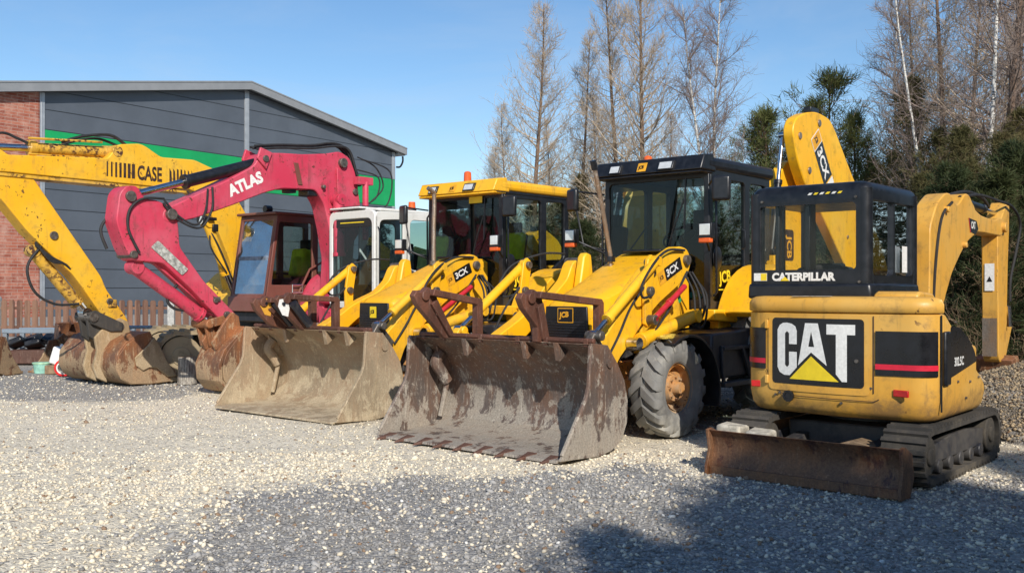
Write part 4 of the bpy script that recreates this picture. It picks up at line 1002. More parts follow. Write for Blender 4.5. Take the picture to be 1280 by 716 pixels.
    # boom
    bo = rpoly([(.02, 1.2), (-.08, 2.2), (-.20, 2.76), (-.10, 3.25), (.02, 3.48), (.22, 3.56), (.45, 3.50), (.92, 3.44), (1.30, 3.42), (1.52, 3.40), (1.66, 3.38), (1.80, 3.18), (2.2, 2.96), (3.02, 2.56), (3.20, 2.48), (3.22, 2.34), (3.08, 2.30), (2.7, 2.40), (2.1, 2.62), (1.60, 2.82), (1.32, 2.90), (.95, 2.92), (.68, 2.93), (.52, 2.72), (.42, 2.36), (.32, 1.9), (.38, 1.2)], .07, 3)
    m = MB(); m.prism(bo, -.16, .16); b = P('boom', m, 'pink', root, .015)
    m = MB(); m.prism([(1.5, 3.40), (1.70, 3.46), (1.76, 3.30), (1.6, 3.15)], .16, .20); m.prism([(1.5, 3.40), (1.70, 3.46), (1.76, 3.30), (1.6, 3.15)], -.20, -.16); PS('ram_bracket', m, 'pink', b, bevel=.01)
    m = MB(); m.prism([(1.02, 3.30), (1.10, 3.30), (1.02, 2.98), (.94, 2.98)], .16, .175); P('boom_rib', m, 'brown', b, .004)
    m = MB(); m.prism([(-.12, 3.1), (.30, 3.3), (.26, 2.5), (.10, 2.0), (-.14, 2.3)], .16, .19); P('boom_cheek', m, 'pink', b, .008)
    m = MB(); m.b2(.62, .80, -.12, .12, 2.84, 2.93); m.b2(1.0, 1.12, -.1, .1, 2.86, 2.93); PS('ram_stop', m, 'black', b, bevel=.01)
    for p, r_ in (((.18, 3.38), .075), ((3.10, 2.42), .075), ((1.62, 3.30), .05), ((.56, 2.98), .03), ((-.06, 2.95), .05)):
        m = MB(); m.pin(p[0], p[1], -.22, .22, r_); P('pin', m, 'steel', b, .006)
    o = Vector((2.18, .163, 2.71)); u = Vector((-1, 0, .47)).normalized(); w = Vector((.47, 0, 1)).normalized()
    text('boom_lettering', 'ATLAS', (tuple(o), tuple(u), tuple(w)), .0, .0, .17, 'whitel', b, .05, .98)
    cylinder_ram(b, (1.62, 3.25), (3.60, 2.64), 0.02, .085, .60, 'black', 'stick_ram')
    m = MB(); m.tube([(.34, .27, 2.1), (.34, .27, 1.95)], .11, 14); cylinder_ram(b, (.34, 2.8), (.30, 1.10), .27, .085, .50, 'pink', 'boom_ram')
    m = MB(); m.tube([(-.1, .22, 3.15), (-.18, .30, 3.1), (-.18, .30, 2.2)], .05, 10); m.box((-.16, .28, 3.12), (.3, .12, .12)); P('hose_guide', m, 'pink', b, .01)
    m = MB()
    for k, (dy, dz) in enumerate(((.0, 0), (.05, .03), (-.06, .02), (.1, -.02))):
        hose(m, [(1.7, dy, 3.46+dz), (1.3, dy, 3.52+dz), (.7, dy, 3.58+dz), (.25, dy, 3.66+dz), (.0, dy+.02, 3.60), (-.12, dy+.04, 3.3), (-.2, dy+.06, 3.05)], .020, 6)
    hose(m, [(-.1, .2, 3.5), (-.4, .3, 3.35), (-.55, .3, 3.05), (-.3, .28, 2.8)], .012); hose(m, [(-.1, .2, 3.3), (-.45, .3, 3.2), (-.42, .3, 2.9), (-.2, .28, 2.75)], .012); hose(m, [(-.15, .3, 3.45), (-.65, .36, 3.3), (-.6, .36, 2.8), (-.25, .3, 2.6)], .012)
    hose(m, [(2.55, .18, 2.80), (2.6, .2, 2.50), (2.75, .22, 2.30), (3.0, .2, 2.40), (3.2, .18, 2.60)], .016); hose(m, [(2.48, .18, 2.83), (2.5, .2, 2.52), (2.7, .22, 2.26), (3.02, .2, 2.36), (3.22, .19, 2.56)], .016)
    hose(m, [(3.4, -.12, 2.6), (3.75, -.14, 2.4), (3.90, -.14, 2.2), (3.84, -.1, 1.95)], .02); hose(m, [(3.2, .175, 2.62), (3.5, .18, 2.60), (3.68, .18, 2.45), (3.70, .18, 2.2), (3.55, .18, 1.9)], .018)
    hose(m, [(2.9, .0, 1.5), (3.05, .0, 1.3), (2.9, 0, 1.16), (2.5, 0, 1.16)], .02)
    PS('hose', m, 'rubber', b)
    # stick
    st = rpoly([(3.80, 2.66), (3.70, 2.76), (3.56, 2.76), (3.46, 2.60), (3.30, 2.60), (3.06, 2.50), (2.98, 2.30), (2.96, 2.0), (2.60, 1.55), (2.06, 1.06), (2.10, .96), (2.30, .98), (2.80, 1.45), (3.2, 1.78), (3.62, 1.80), (3.72, 1.95), (3.85, 2.30)], .06, 3)
    m = MB(); m.prism(st, -.155, .155); s = P('stick', m, 'pink', root, .012)
    for p, r_ in (((3.66, 2.62), .07), ((3.62, 1.88), .05), ((2.42, 1.28), .035), ((2.24, 1.08), .05)):
        m = MB(); m.pin(p[0], p[1], -.19, .19, r_); P('pin', m, 'steel', s, .005)
    sheet('worn_plate', [(-a, b_) for a, b_ in rpoly([(3.38, 1.98), (3.28, 2.07), (2.84, 1.70), (2.93, 1.62)], .02)], [], PY(.17), 'greyplate', s, .012)
    cylinder_ram(s, (3.52, 1.72), (2.42, .99), .0, .09, .88, 'pink', 'bucket_ram')
    m = MB(); m.prism([(3.3, 1.80), (3.22, 1.86), (2.5, 1.27), (2.56, 1.22)], .02, .05); P('guard_rail', m, 'pink', s, .006)
    m = MB(); m.box((2.4, .165, 1.30), (.1, .03, .06)); P('clip', m, 'steel', s)
    m = MB()
    m.tube([(2.52, -.2, .96), (2.52, .2, .96)], .06, 12); m.beam((2.52, .14, .96), (2.16, .14, 1.04), .05, .12); m.beam((2.52, -.14, .96), (2.16, -.14, 1.04), .05, .12)
    m.beam((2.5, .1, .98), (2.42, .1, .66), .05, .12); m.beam((2.5, -.1, .98), (2.42, -.1, .66), .05, .12)
    PS('bucket_link', m, 'rustC', s, bevel=.01)
    outer = [(1.92, .40), (2.02, .62), (2.08, .88), (2.22, .95), (2.36, .80), (2.56, .62), (2.66, .42), (2.64, .20), (2.52, .06), (2.36, -.0+.005), (2.06, .01), (2.10, .12)]
    inner = [(2.0, .60), (2.10, .74), (2.30, .74), (2.52, .58), (2.60, .40), (2.58, .22), (2.48, .10), (2.34, .05), (2.08, .05)]
    bk = MB(); yb0, yb1 = -.10, .46
    bk.prism([(a_-.10, b_) for a_, b_ in [(2.26, .93), (2.38, .80), (2.58, .62), (2.67, .42), (2.65, .20), (2.53, .06), (2.36, .005), (2.02, .02), (2.02, .055), (2.34, .045), (2.49, .10), (2.60, .22), (2.61, .42), (2.50, .58), (2.30, .74), (2.20, .82)]], yb0, yb1)
    bb = P('bucket', bk, 'rustC', s, .008)
    for y in (yb0+.02, yb1-.01):
        m = MB(); m.prism(rpoly([(a_-.10, b_) for a_, b_ in [(2.24, .86), (2.36, .78), (2.54, .58), (2.60, .42), (2.59, .22), (2.50, .10), (2.36, .05), (2.04, .05), (1.92, .34), (2.04, .60)]], .04, 2), y-.02, y+.015); P('bucket_cheek', m, 'rustC', bb, .006)
    m = MB()
    for y in (.04, .28): m.prism([(2.10, .84), (2.14, 1.06), (2.24, 1.12), (2.36, 1.0), (2.56, .72), (2.5, .6), (2.3, .78)], y-.025, y+.025)
    PS('bucket_ear', m, 'rustC', bb, bevel=.008)
    return root

def make_yellow_excavator(label, loc, yaw):
    root = thing('excavator', label, 'excavator', loc, yaw)
    # undercarriage is slewed relative to the house
    uc = part('undercarriage', root); 
    for s in (-1, 1):
        y0, y1 = (.62, 1.10) if s > 0 else (-1.10, -.62)
        t = make_track(uc, -.95, .95, .40, .385, y0, y1, s, lug=.16, lugh=.03, mat='mudtrack', fmat='mudtrack', wheelmat='mudtrack', thick=.055)
    # flatten one level so the tree stays thing > part > sub-part
    for t in list(uc.children):
        for c in list(t.children): c.parent = uc
        bpy.data.objects.remove(t)
    m = MB(); m.b2(-.7, .7, -.62, .62, .4, .72); P('carriage', m, 'navy', uc, .03)
    uc.rotation_euler = (0, 0, math.atan2(-.47, -.88)-root.rotation_euler.z+0); uc.location = (.0, -.25, 0)
    m = MB(); m.prism(rpoly([(.1, .95), (.12, 1.3), (-.4, 1.75), (-2.0, 1.75), (-2.2, 1.5), (-2.2, .95)], .12, 3), -1.15, -.02); P('engine_cover', m, 'case', root, .04)
    m = MB(); m.prism(rpoly([(-1.15, .95), (-1.15, 1.70), (-2.1, 1.7), (-2.3, 1.4), (-2.2, .95)], .12, 3), -.02, 1.25); P('counterweight', m, 'case', root, .05)
    m = MB(); m.b2(-1.2, .44, .35, 1.32, .92, 1.08); m.cyl((-.3, .1, .7), (-.3, .1, .95), .55, n=24); P('platform', m, 'navy', root, .02)
    # cab (brown)
    cab = part('cab', root); x0, x1, y0, y1, zb, zt = .46, -1.12, .40, 1.32, 1.08, 2.60
    m = MB(); m.prism([(x0+.06, zb), (x0+.04, 1.32), (x1, 1.32), (x1, zb)], y0, y1); P('cab_base', m, 'brown', cab, .015)
    tl = Vector((-.17, 0, 1)); XF = lambda z: x0-.17*(z-1.3)
    sheet('front_frame', [(y0, 0), (y1, 0), (y1-.02, zt-1.3), (y0+.02, zt-1.3)], [rrect(y0+.07, y1-.09, .06, zt-1.38, .02)], ((x0, 0, 1.3), (0, 1, 0), tuple(tl)), 'brown', cab, .06, .01)
    m = MB(); m.add([(XF(1.33)-.02, y0+.05, 1.33), (XF(1.33)-.02, y1-.05, 1.33), (XF(zt)-.01, y1-.06, zt-.06), (XF(zt)-.01, y0+.06, zt-.06)], [(0, 1, 2, 3)]); P('windscreen', m, 'glassdusty', cab)
    f = lambda L: [(-a, b) for a, b in L]
    out = [(x0, 1.3), (XF(zt), zt), (x1, zt), (x1, 1.3)]
    h1 = rpoly([(-.46, 1.50), (.36, 1.50), (.20, zt-.11), (-.46, zt-.11)], .03); h2 = rrect(-1.02, -.58, 1.62, zt-.11, .03)
    sheet('side_frame', f(out), [f(h1), f(h2)], PY(y1), 'brown', cab, .05, .01)
    sheet('side_frame', out, [h1, h2], ((0, y0, 0), (1, 0, 0), (0, 0, 1)), 'brown', cab, .05, .01)
    for yy in (y1-.03, y0+.03):
        m = MB(); m.add([(.38, yy, 1.48), (-.5, yy, 1.48), (-.5, yy, zt-.09), (.23, yy, zt-.09)], [(0, 1, 2, 3)]); m.add([(-.56, yy, 1.58), (-1.05, yy, 1.58), (-1.05, yy, zt-.09), (-.56, yy, zt-.09)], [(0, 1, 2, 3)]); P('side_window', m, 'glass', cab)
    m = MB(); m.b2(x1-.04, x0-.15, y0-.03, y1+.03, zt, zt+.045); P('roof', m, 'brown', cab, .015)
    m = MB(); m.cyl((.12, y1-.32, zt+.1), (.24, y1-.32, zt+.1), .06); m.beam((.16, y1-.32, zt+.02), (.16, y1-.32, zt+.1), .02, .02); P('roof_lamp', m, 'black', cab, .01)
    m = MB(); m.b2(x1+.02, x0-.06, y0+.04, y1-.04, 1.24, 1.34); m.b2(-.2, .0, .5, 1.15, 1.34, 1.6); m.b2(.1, .35, .6, 1.1, 1.3, 1.5); P('cab_floor', m, 'interior', cab, .01)
    seat(cab, -.45, .85, 1.45, 1)
    m = MB(); m.box((-.50, .98, 1.86), (.20, .34, .46), Matrix.Rotation(R(-12), 3, 'Y')); m.box((-.38, 1.06, 1.80), (.18, .12, .34), Matrix.Rotation(R(15), 3, 'X')); free(P('hi_vis_vest', m, 'hiviz', None, .05, seg=3), root, 'yellow hi-vis vest draped over the seat in the brown cab', 'vest')
    m = MB(); rr = random.Random(3)
    for k in range(5): m.box((.28, .52+.15*k, 1.42+rr.uniform(0, .35)), (.05, .2, .3+rr.uniform(0, .5)), Matrix.Rotation(rr.uniform(-.4, .4), 3, 'X'))
    PS('window_screen', m, 'blueprint', cab, bevel=.03)
    m = MB(); m.b2(.30, .34, y0+.06, y1-.1, 1.38, 1.95); P('front_blind', m, 'blueprint', cab, .01)
    m = MB(); m.tube([(.0, y1+.01, 1.36), (.0, y1+.06, 1.38), (-.2, y1+.06, 1.38), (-.2, y1+.06, 1.5), (.0, y1+.06, 1.5), (.0, y1+.06, 1.38)], .012, 6); P('door_handle', m, 'chrome', cab)
    # boom in plane Y=-.3
    Y0 = -.30
    bo = rpoly([(3.95, 3.30), (3.73, 3.28), (2.25, 3.38), (2.07, 3.61), (1.73, 3.66), (1.62, 3.63), (1.36, 3.49), (.76, 3.51), (.27, 3.36), (-.11, 2.88), (-.31, 2.61), (-.42, 1.9), (-.38, 1.2), (-.1, 1.15), (.08, 1.9), (.44, 2.66), (.55, 2.92), (.85, 3.03), (1.53, 3.02), (3.73, 3.04), (3.95, 3.03)], .05, 2)
    m = MB(); m.prism(bo, Y0-.19, Y0+.19); b = P('boom', m, 'case', root, .015)
    m = MB(); m.prism([(3.9, 2.99), (3.9, 3.035), (1.5, 3.018), (.9, 3.0), (.9, 2.97)], Y0-.17, Y0+.17); P('boom_underplate', m, 'caseworn', b)
    # worn lettering: bars, letters, bars
    fy = PY(Y0+.194)
    text('boom_lettering', 'CASE', fy, -1.77, 3.10, .23, 'darkl', b, .03, .60)
    for k in range(7):
        w = .022+.005*k; xx = -2.27+k*.068; sheet('lettering_bar', [(xx, 3.115), (xx+w, 3.115), (xx+w, 3.335), (xx, 3.335)], [], fy, 'darkl', b, 0)
    rr = random.Random(8)
    for k in range(7):
        w = .046-.003*k; xx = -1.22+k*.066; z0 = 3.10+rr.uniform(0, .05); sheet('lettering_bar', [(xx, z0), (xx+w, z0-.01), (xx+w*.8, 3.335-rr.uniform(0, .06)), (xx, 3.335)], [], fy, 'darkl', b, 0)
    m = MB(); m.tube([(3.3, Y0, 3.43), (2.10, Y0, 3.50)], .085, 16); m.tube([(2.22, Y0, 3.49), (2.08, Y0, 3.50)], .10, 16); m.pin(2.09, 3.50, Y0-.2, Y0+.2, .08); m.tube([(3.34, Y0, 3.43), (3.24, Y0, 3.435)], .11, 14)
    r_ = P('stick_ram', m, 'caseworn', b, .004); m = MB(); m.tube([(3.3, Y0, 3.43), (4.3, Y0, 3.36)], .05, 12); P('rod', m, 'chrome', r_)
    m = MB(); m.tube([(3.4, Y0+.13, 3.55), (2.3, Y0+.12, 3.62)], .018, 6); m.tube([(3.4, Y0+.13, 3.33), (2.1, Y0+.13, 3.38)], .014, 6); PS('pipe_run', m, 'caseworn', b)
    m = MB(); hose(m, [(2.9, Y0+.1, 3.56), (2.5, Y0, 3.70), (2.1, Y0, 3.76), (1.85, Y0, 3.64)], .025); hose(m, [(4.0, Y0, 3.5), (3.7, Y0, 3.6), (3.5, Y0, 3.55), (3.35, Y0, 3.5)], .02); hose(m, [(2.8, Y0-.1, 3.55), (2.3, Y0-.1, 3.70), (1.9, Y0-.1, 3.62)], .02); PS('hose', m, 'rubber', b)
    cylinder_ram(b, (.60, 2.50), (.0, 1.15), Y0+.30, .08, .6, 'case', 'boom_ram')
    m = MB(); m.cyl((.62, Y0+.28, 2.56), (.74, Y0+.32, 2.54), .075, .085); m.box((.60, Y0+.3, 2.56), (.16, .3, .05)); m.box((.52, Y0+.34, 2.42), (.1, .16, .12)); wl = P('work_lamp', m, 'black', b, .01)
    m = MB(); m.cyl((.741, Y0+.32, 2.54), (.748, Y0+.32, 2.54), .07); P('lamp_lens', m, 'lamp', wl)
    m = MB(); hose(m, [(.9, Y0+.2, 3.0), (.75, Y0+.24, 2.7), (.64, Y0+.3, 2.5), (.5, Y0+.4, 2.2), (.35, Y0+.42, 1.9), (.15, Y0+.4, 1.5)], .014); hose(m, [(.8, Y0+.2, 3.0), (.66, Y0+.25, 2.7), (.56, Y0+.3, 2.4), (.6, Y0+.4, 2.1), (.3, Y0+.4, 1.7)], .014); PS('hose', m, 'rubber', b)
    # stick
    st = rpoly([(4.20, 3.42), (3.80, 3.36), (3.55, 3.20), (3.33, 2.98), (2.97, 2.49), (2.33, 1.62), (2.25, 1.43), (1.92, 1.0), (1.86, .84), (1.98, .76), (2.18, .84), (2.36, 1.10), (2.62, 1.46), (2.78, 1.66), (3.06, 1.90), (3.42, 2.24), (3.73, 2.61), (4.10, 3.0), (4.35, 3.3)], .06, 3)
    m = MB(); m.prism(st, Y0-.15, Y0+.15); s = P('stick', m, 'case', root, .012)
    for p, q in (((3.95, 3.2), .08), ((3.05, 2.2), .06), ((2.2, 1.25), .05), ((2.03, .86), .06)):
        m = MB(); m.pin(p[0], p[1], Y0-.18, Y0+.175, q); P('pin', m, 'steel', s, .005)
    m = MB(); m.box((2.16, Y0+.16, 1.22), (.14, .03, .12)); P('lug', m, 'caseworn', s, .02)
    r_ = cylinder_ram(s, (3.28, 1.98), (2.50, 1.08), Y0-.0, .085, .84, 'caseworn', 'bucket_ram')
    m = MB(); hose(m, [(3.2, Y0+.1, 2.05), (3.4, Y0+.1, 1.75), (3.3, Y0+.1, 1.4), (3.0, Y0+.1, 1.22), (2.65, Y0+.1, 1.22)], .02)
    for k in range(3): hose(m, [(3.30, Y0+.12, 2.06+.02*k), (3.1, Y0+.16, 1.9-.03*k), (2.9, Y0+.16, 1.8), (2.8, Y0+.14, 1.72)], .016)
    PS('hose', m, 'rubber', s)
    m = MB(); m.tube([(2.48, Y0-.22, 1.02), (2.48, Y0+.22, 1.02)], .07, 12); P('link_pin', m, 'steel', s)
    m = MB()
    for e in (-.17, .17): m.prism([(2.56, 1.08), (2.44, 1.12), (2.0, .92), (2.02, .80), (2.2, .8), (2.50, .92)], Y0+e-.03, Y0+e+.03); m.prism([(2.55, 1.05), (2.42, 1.08), (2.30, .80), (2.40, .66), (2.5, .74)], Y0+e*.6-.03, Y0+e*.6+.03)
    PS('bucket_link', m, 'track', s, bevel=.01)
    # wide bucket
    yb0, yb1 = -1.36, .30
    prof = [(1.80, .80), (2.0, .76), (2.20, .66), (2.34, .48), (2.36, .28), (2.28, .12), (2.12, .03), (1.8, .008), (1.20, .03)]
    inn = [(1.20, .055), (1.8, .045), (2.08, .08), (2.22, .16), (2.29, .30), (2.27, .46), (2.16, .60), (1.98, .69), (1.80, .73)]
    m = MB(); m.prism(prof+inn, yb0, yb1); bb = P('bucket', m, 'rustC', s, .008, smooth=35)
    for y in (yb0+.015, yb1-.01):
        m = MB(); m.prism([(1.80, .78), (2.0, .74), (2.2, .62), (2.32, .46), (2.34, .28), (2.26, .12), (2.10, .035), (1.8, .02), (1.22, .035), (1.50, .30), (1.66, .55)], y-.018, y+.018); P('bucket_cheek', m, 'rustC', bb, .006)
    m = MB(); m.prism([(1.76, .72), (1.86, .60), (2.08, .42), (2.05, .30), (1.94, .22), (1.84, .26), (1.72, .25), (1.52, .10), (1.36, .10), (1.54, .34), (1.66, .58)], yb1+.008, yb1+.04); P('dried_mud', m, 'mud', bb, .015)
    m = MB()
    for y in (Y0-.14, Y0+.14): m.prism([(1.86, .72), (1.90, .94), (2.04, 1.0), (2.24, .92), (2.44, .72), (2.40, .52), (2.46, .3), (2.40, .12), (2.24, .04), (2.3, .3), (2.2, .6)], y-.03, y+.03)
    PS('bucket_ear', m, 'mud', bb, bevel=.012)
    return root
# ------------------------------------------------------------------ ground
def gnoise(x, y, s, seed=0):
    v = 0
    r = np.random.default_rng(seed)
    for k in range(5):
        a = r.uniform(0, 2*np.pi, 3); f = s*(1.7**k); w = .6**k
        v = v + w*np.sin(f*(x*np.cos(a[0])+y*np.sin(a[0]))+a[1]+1.3*np.sin(f*.6*(x*np.sin(a[0])-y*np.cos(a[0]))+a[2]))
    return v/2.3
def sm(v, a, b): t = np.clip((v-a)/(b-a), 0, 1); return t*t*(3-2*t)
def greyness(x, y):
    n = gnoise(x, y, 1.1, 3); n2 = gnoise(x, y, 3.1, 5)
    n3 = gnoise(x, y, 6.5, 6)
    front = sm(7.75+.35*n+.3*n2+.2*n3-y, -.5, .6)
    left = sm(x+2.15+.22*n+(y-6)*.0+.15*n2-np.clip(y-6.6, 0, 2)*1.1+.25*n3, -.7, .7)
    f = front*left
    f = np.maximum(f, .28*sm(5.7+.3*n-y, 0, .5))
    right = sm(x-1.0, 0, 1.2)*sm(9.0-y, 0, 1)
    f = f*(1-right*.42*(n2 > -.3))+right*.08
    far = sm(y-12.2-.4*n, 0, 1.2)*sm(-x-3.6-.3*n, 0, 1.2)*.72
    back = sm(y-9.3-.3*n, 0, 1.2)*sm(x+.2*n+1.5, 0, 1.5)*.55
    return np.clip(np.maximum(np.maximum(f, far), back), 0, 1)
def dirt_and_shade(x, y):
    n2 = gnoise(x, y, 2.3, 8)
    under = sm(y-(9.5-.25*x), 0, 1.0)*sm(x+2.6, 0, 1)  # oily dirt plus shade painted into the ground under and behind the machines
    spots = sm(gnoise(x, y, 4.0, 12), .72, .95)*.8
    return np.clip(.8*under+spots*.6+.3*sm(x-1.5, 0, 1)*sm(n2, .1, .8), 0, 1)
def gh(x, y):
    near = sm(26-y, 0, 6)*sm(12-np.abs(x), 0, 2)
    rut = 0
    for c0, sl_ in ((-2.6, -.30), (-.9, -.30), (-4.6, .10), (-3.0, .10), (1.2, -.55)):
        d_ = x-(c0+sl_*(y-7)+.15*np.sin(y*.6+c0)); rut = rut-.022*np.exp(-(d_/.16)**2)+.010*np.exp(-((np.abs(d_)-.30)/.10)**2)
    near2 = sm(9.2-y, 0, 1.5)
    return near*(.012*gnoise(x, y, 1.3, 21)+.006*gnoise(x, y, 5.0, 22)+rut*near2)-.006
xs = np.concatenate([[-600, -300, -120, -60, -35, -24], np.linspace(-17, 12, 291), [16, 24, 40, 80, 200, 600]])
ys = np.concatenate([[-300, -100, -30, -8, 0, 2], np.linspace(3.5, 22, 240), np.linspace(22.5, 34, 24), [45, 70, 120, 300, 900]])
X, Yg = np.meshgrid(xs, ys); Z = gh(X, Yg)
v = np.stack([X.ravel(), Yg.ravel(), Z.ravel()], 1); nx = len(xs); ny = len(ys)
i0 = (np.arange(ny-1)[:, None]*nx+np.arange(nx-1)[None]).ravel(); f = np.stack([i0, i0+1, i0+nx+1, i0+nx], 1)
me = bpy.data.meshes.new('ground'); me.vertices.add(len(v)); me.vertices.foreach_set('co', v.ravel().astype(np.float32))
me.loops.add(f.size); me.loops.foreach_set('vertex_index', f.ravel().astype(np.int32)); me.polygons.add(len(f))
me.polygons.foreach_set('loop_start', np.arange(0, f.size, 4, dtype=np.int32)); me.polygons.foreach_set('use_smooth', np.ones(len(f), bool)); me.update()
ca = me.color_attributes.new('mix', 'FLOAT_COLOR', 'POINT'); g = greyness(v[:, 0], v[:, 1]); dd = dirt_and_shade(v[:, 0], v[:, 1])
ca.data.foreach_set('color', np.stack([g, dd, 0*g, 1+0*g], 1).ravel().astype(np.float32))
def ground_mat():
    m, nt, b, out = nmat('gravel_ground'); p = wpos(nt)
    at = nt.nodes.new('ShaderNodeAttribute'); at.attribute_name = 'mix'; sp = nt.nodes.new('ShaderNodeSeparateColor'); nt.links.new(at.outputs['Color'], sp.inputs[0])
    vo = nt.nodes.new('ShaderNodeTexVoronoi'); vo.inputs['Scale'].default_value = 46; nt.links.new(p, vo.inputs['Vector'])
    vs = nt.nodes.new('ShaderNodeTexVoronoi'); vs.inputs['Scale'].default_value = 95; nt.links.new(p, vs.inputs['Vector'])
    sc = nt.nodes.new('ShaderNodeSeparateColor'); nt.links.new(vo.outputs['Color'], sc.inputs[0])
    sc2 = nt.nodes.new('ShaderNodeSeparateColor'); nt.links.new(vs.outputs['Color'], sc2.inputs[0])
    r1 = sc.outputs[0]; r2 = sc.outputs[1]
    cream = mixc(nt, r1, (.62, .54, .40), (.90, .82, .66)); cream = mixc(nt, ramp(nt, r2, .86, .92), cream, (.25, .235, .215))
    fines = mixc(nt, sc2.outputs[0], (.78, .68, .50), (.90, .81, .63))
    cream = mixc(nt, ramp(nt, noise(nt, p, 3.5, 7, .7), .46, .68), cream, fines)
    grey = mixc(nt, r1, (.17, .165, .16), (.38, .37, .355)); grey = mixc(nt, ramp(nt, r2, .84, .9), grey, (.52, .49, .42))
    gsel = ramp(nt, mth(nt, 'ADD', sp.outputs[0], mth(nt, 'MULTIPLY', mth(nt, 'SUBTRACT', noise(nt, p, 7, 8, .75), .5), .9)), .32, .62)
    c = mixc(nt, gsel, cream, grey)
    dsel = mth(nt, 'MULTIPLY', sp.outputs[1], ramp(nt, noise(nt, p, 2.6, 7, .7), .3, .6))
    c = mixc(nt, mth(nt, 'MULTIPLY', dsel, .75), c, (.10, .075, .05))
    big = noise(nt, p, .45, 4); c = mixc(nt, ramp(nt, big, .35, .7, 0, .25), c, (.62, .54, .40))
    nt.links.new(c, b.inputs['Base Color']); b.inputs['Roughness'].default_value = .92; b.inputs['Specular IOR Level'].default_value = .2
    h = mth(nt, 'SUBTRACT', mth(nt, 'MULTIPLY', noise(nt, p, 30, 5), .6), mth(nt, 'ADD', vo.outputs['Distance'], mth(nt, 'MULTIPLY', vs.outputs['Distance'], .6)))
    bump(nt, h, b, .75, .016)
    return m
me.materials.append(ground_mat()); go = link(bpy.data.objects.new('ground', me)); go['kind'] = 'structure'; go['label'] = 'cream and grey crushed stone yard'

# loose stones
def ico():
    t = (1+5**.5)/2
    v = np.array([(-1, t, 0), (1, t, 0), (-1, -t, 0), (1, -t, 0), (0, -1, t), (0, 1, t), (0, -1, -t), (0, 1, -t), (t, 0, -1), (t, 0, 1), (-t, 0, -1), (-t, 0, 1)], float)
    f = np.array([(0, 11, 5), (0, 5, 1), (0, 1, 7), (0, 7, 10), (0, 10, 11), (1, 5, 9), (5, 11, 4), (11, 10, 2), (10, 7, 6), (7, 1, 8), (3, 9, 4), (3, 4, 2), (3, 2, 6), (3, 6, 8), (3, 8, 9), (4, 9, 5), (2, 4, 11), (6, 2, 10), (8, 6, 7), (9, 8, 1)])
    return v/np.linalg.norm(v[0]), f
def octa():
    v = np.array([(1, 0, 0), (-1, 0, 0), (0, 1, 0), (0, -1, 0), (0, 0, 1), (0, 0, -1)], float)
    f = np.array([(0, 2, 4), (2, 1, 4), (1, 3, 4), (3, 0, 4), (2, 0, 5), (1, 2, 5), (3, 1, 5), (0, 3, 5)]); return v, f
def stone_mat():
    m, nt, b, out = nmat('stone_chips'); at = nt.nodes.new('ShaderNodeAttribute'); at.attribute_name = 'col'
    p = wpos(nt); c = mixc(nt, ramp(nt, noise(nt, p, 120, 4), .3, .8, 0, .3), at.outputs['Color'], (.4, .36, .3)); nt.links.new(c, b.inputs['Base Color'])
    b.inputs['Roughness'].default_value = .85; b.inputs['Specular IOR Level'].default_value = .3; return m
STM = stone_mat(); HEAP = False
def stones(name, xy, z, size, grey, kind, parent=None):
    V, F = kind; n = len(xy)
    j = V[None]*(1+rng.uniform(-.28, .28, (n, len(V), 3)))
    j *= (size[:, None]*rng.uniform(.65, 1.25, (n, 3)))[:, None, :]; j[:, :, 2] *= .75
    a = rng.uniform(0, 2*np.pi, n); c, s = np.cos(a)[:, None], np.sin(a)[:, None]
    x = j[:, :, 0]*c-j[:, :, 1]*s; y = j[:, :, 0]*s+j[:, :, 1]*c
    tl = rng.uniform(-.5, .5, n)[:, None]; zz = j[:, :, 2]*np.cos(tl)+x*np.sin(tl)
    P3 = np.stack([x+xy[:, :1], y+xy[:, 1:], zz+(z+size*.25)[:, None]], 2).reshape(-1, 3)
    F3 = (F[None]+(np.arange(n)*len(V))[:, None, None]).reshape(-1, 3)
    me = bpy.data.meshes.new(name); me.vertices.add(len(P3)); me.vertices.foreach_set('co', P3.ravel().astype(np.float32))
    me.loops.add(F3.size); me.loops.foreach_set('vertex_index', F3.ravel().astype(np.int32)); me.polygons.add(len(F3))
    me.polygons.foreach_set('loop_start', np.arange(0, F3.size, 3, dtype=np.int32)); me.update()
    isg = rng.random(n) < grey; u = rng.random(n)[:, None]; w = rng.random(n)
    cr = np.array([.60, .515, .375])*(1-u)+np.array([.82, .74, .58])*u; gr = np.array([.155, .15, .145])*(1-u)+np.array([.40, .39, .375])*u
    col = np.where(isg[:, None], gr, cr); col = np.where((w < .006)[:, None], np.array([.8, .78, .72]), col); col = np.where((w > .965)[:, None], np.array([.24, .15, .09]), col)
    if HEAP: col = col*np.array([.52, .44, .34])
    ca = me.color_attributes.new('col', 'FLOAT_COLOR', 'POINT'); cc = np.repeat(np.concatenate([col, np.ones((n, 1))], 1), len(V), 0)
    ca.data.foreach_set('color', cc.ravel().astype(np.float32)); me.materials.append(STM)
    return link(bpy.data.objects.new(name, me), parent)
def scatter(n, y0, y1, wid=.60, seed=0):
    y = np.sqrt(rng.uniform(y0*y0, y1*y1, n)); x = rng.uniform(-wid, wid, n)*y; return np.stack([x, y], 1)
xy1 = scatter(46000, 4.4, 8.8); xy2 = scatter(36000, 8.8, 16.5)
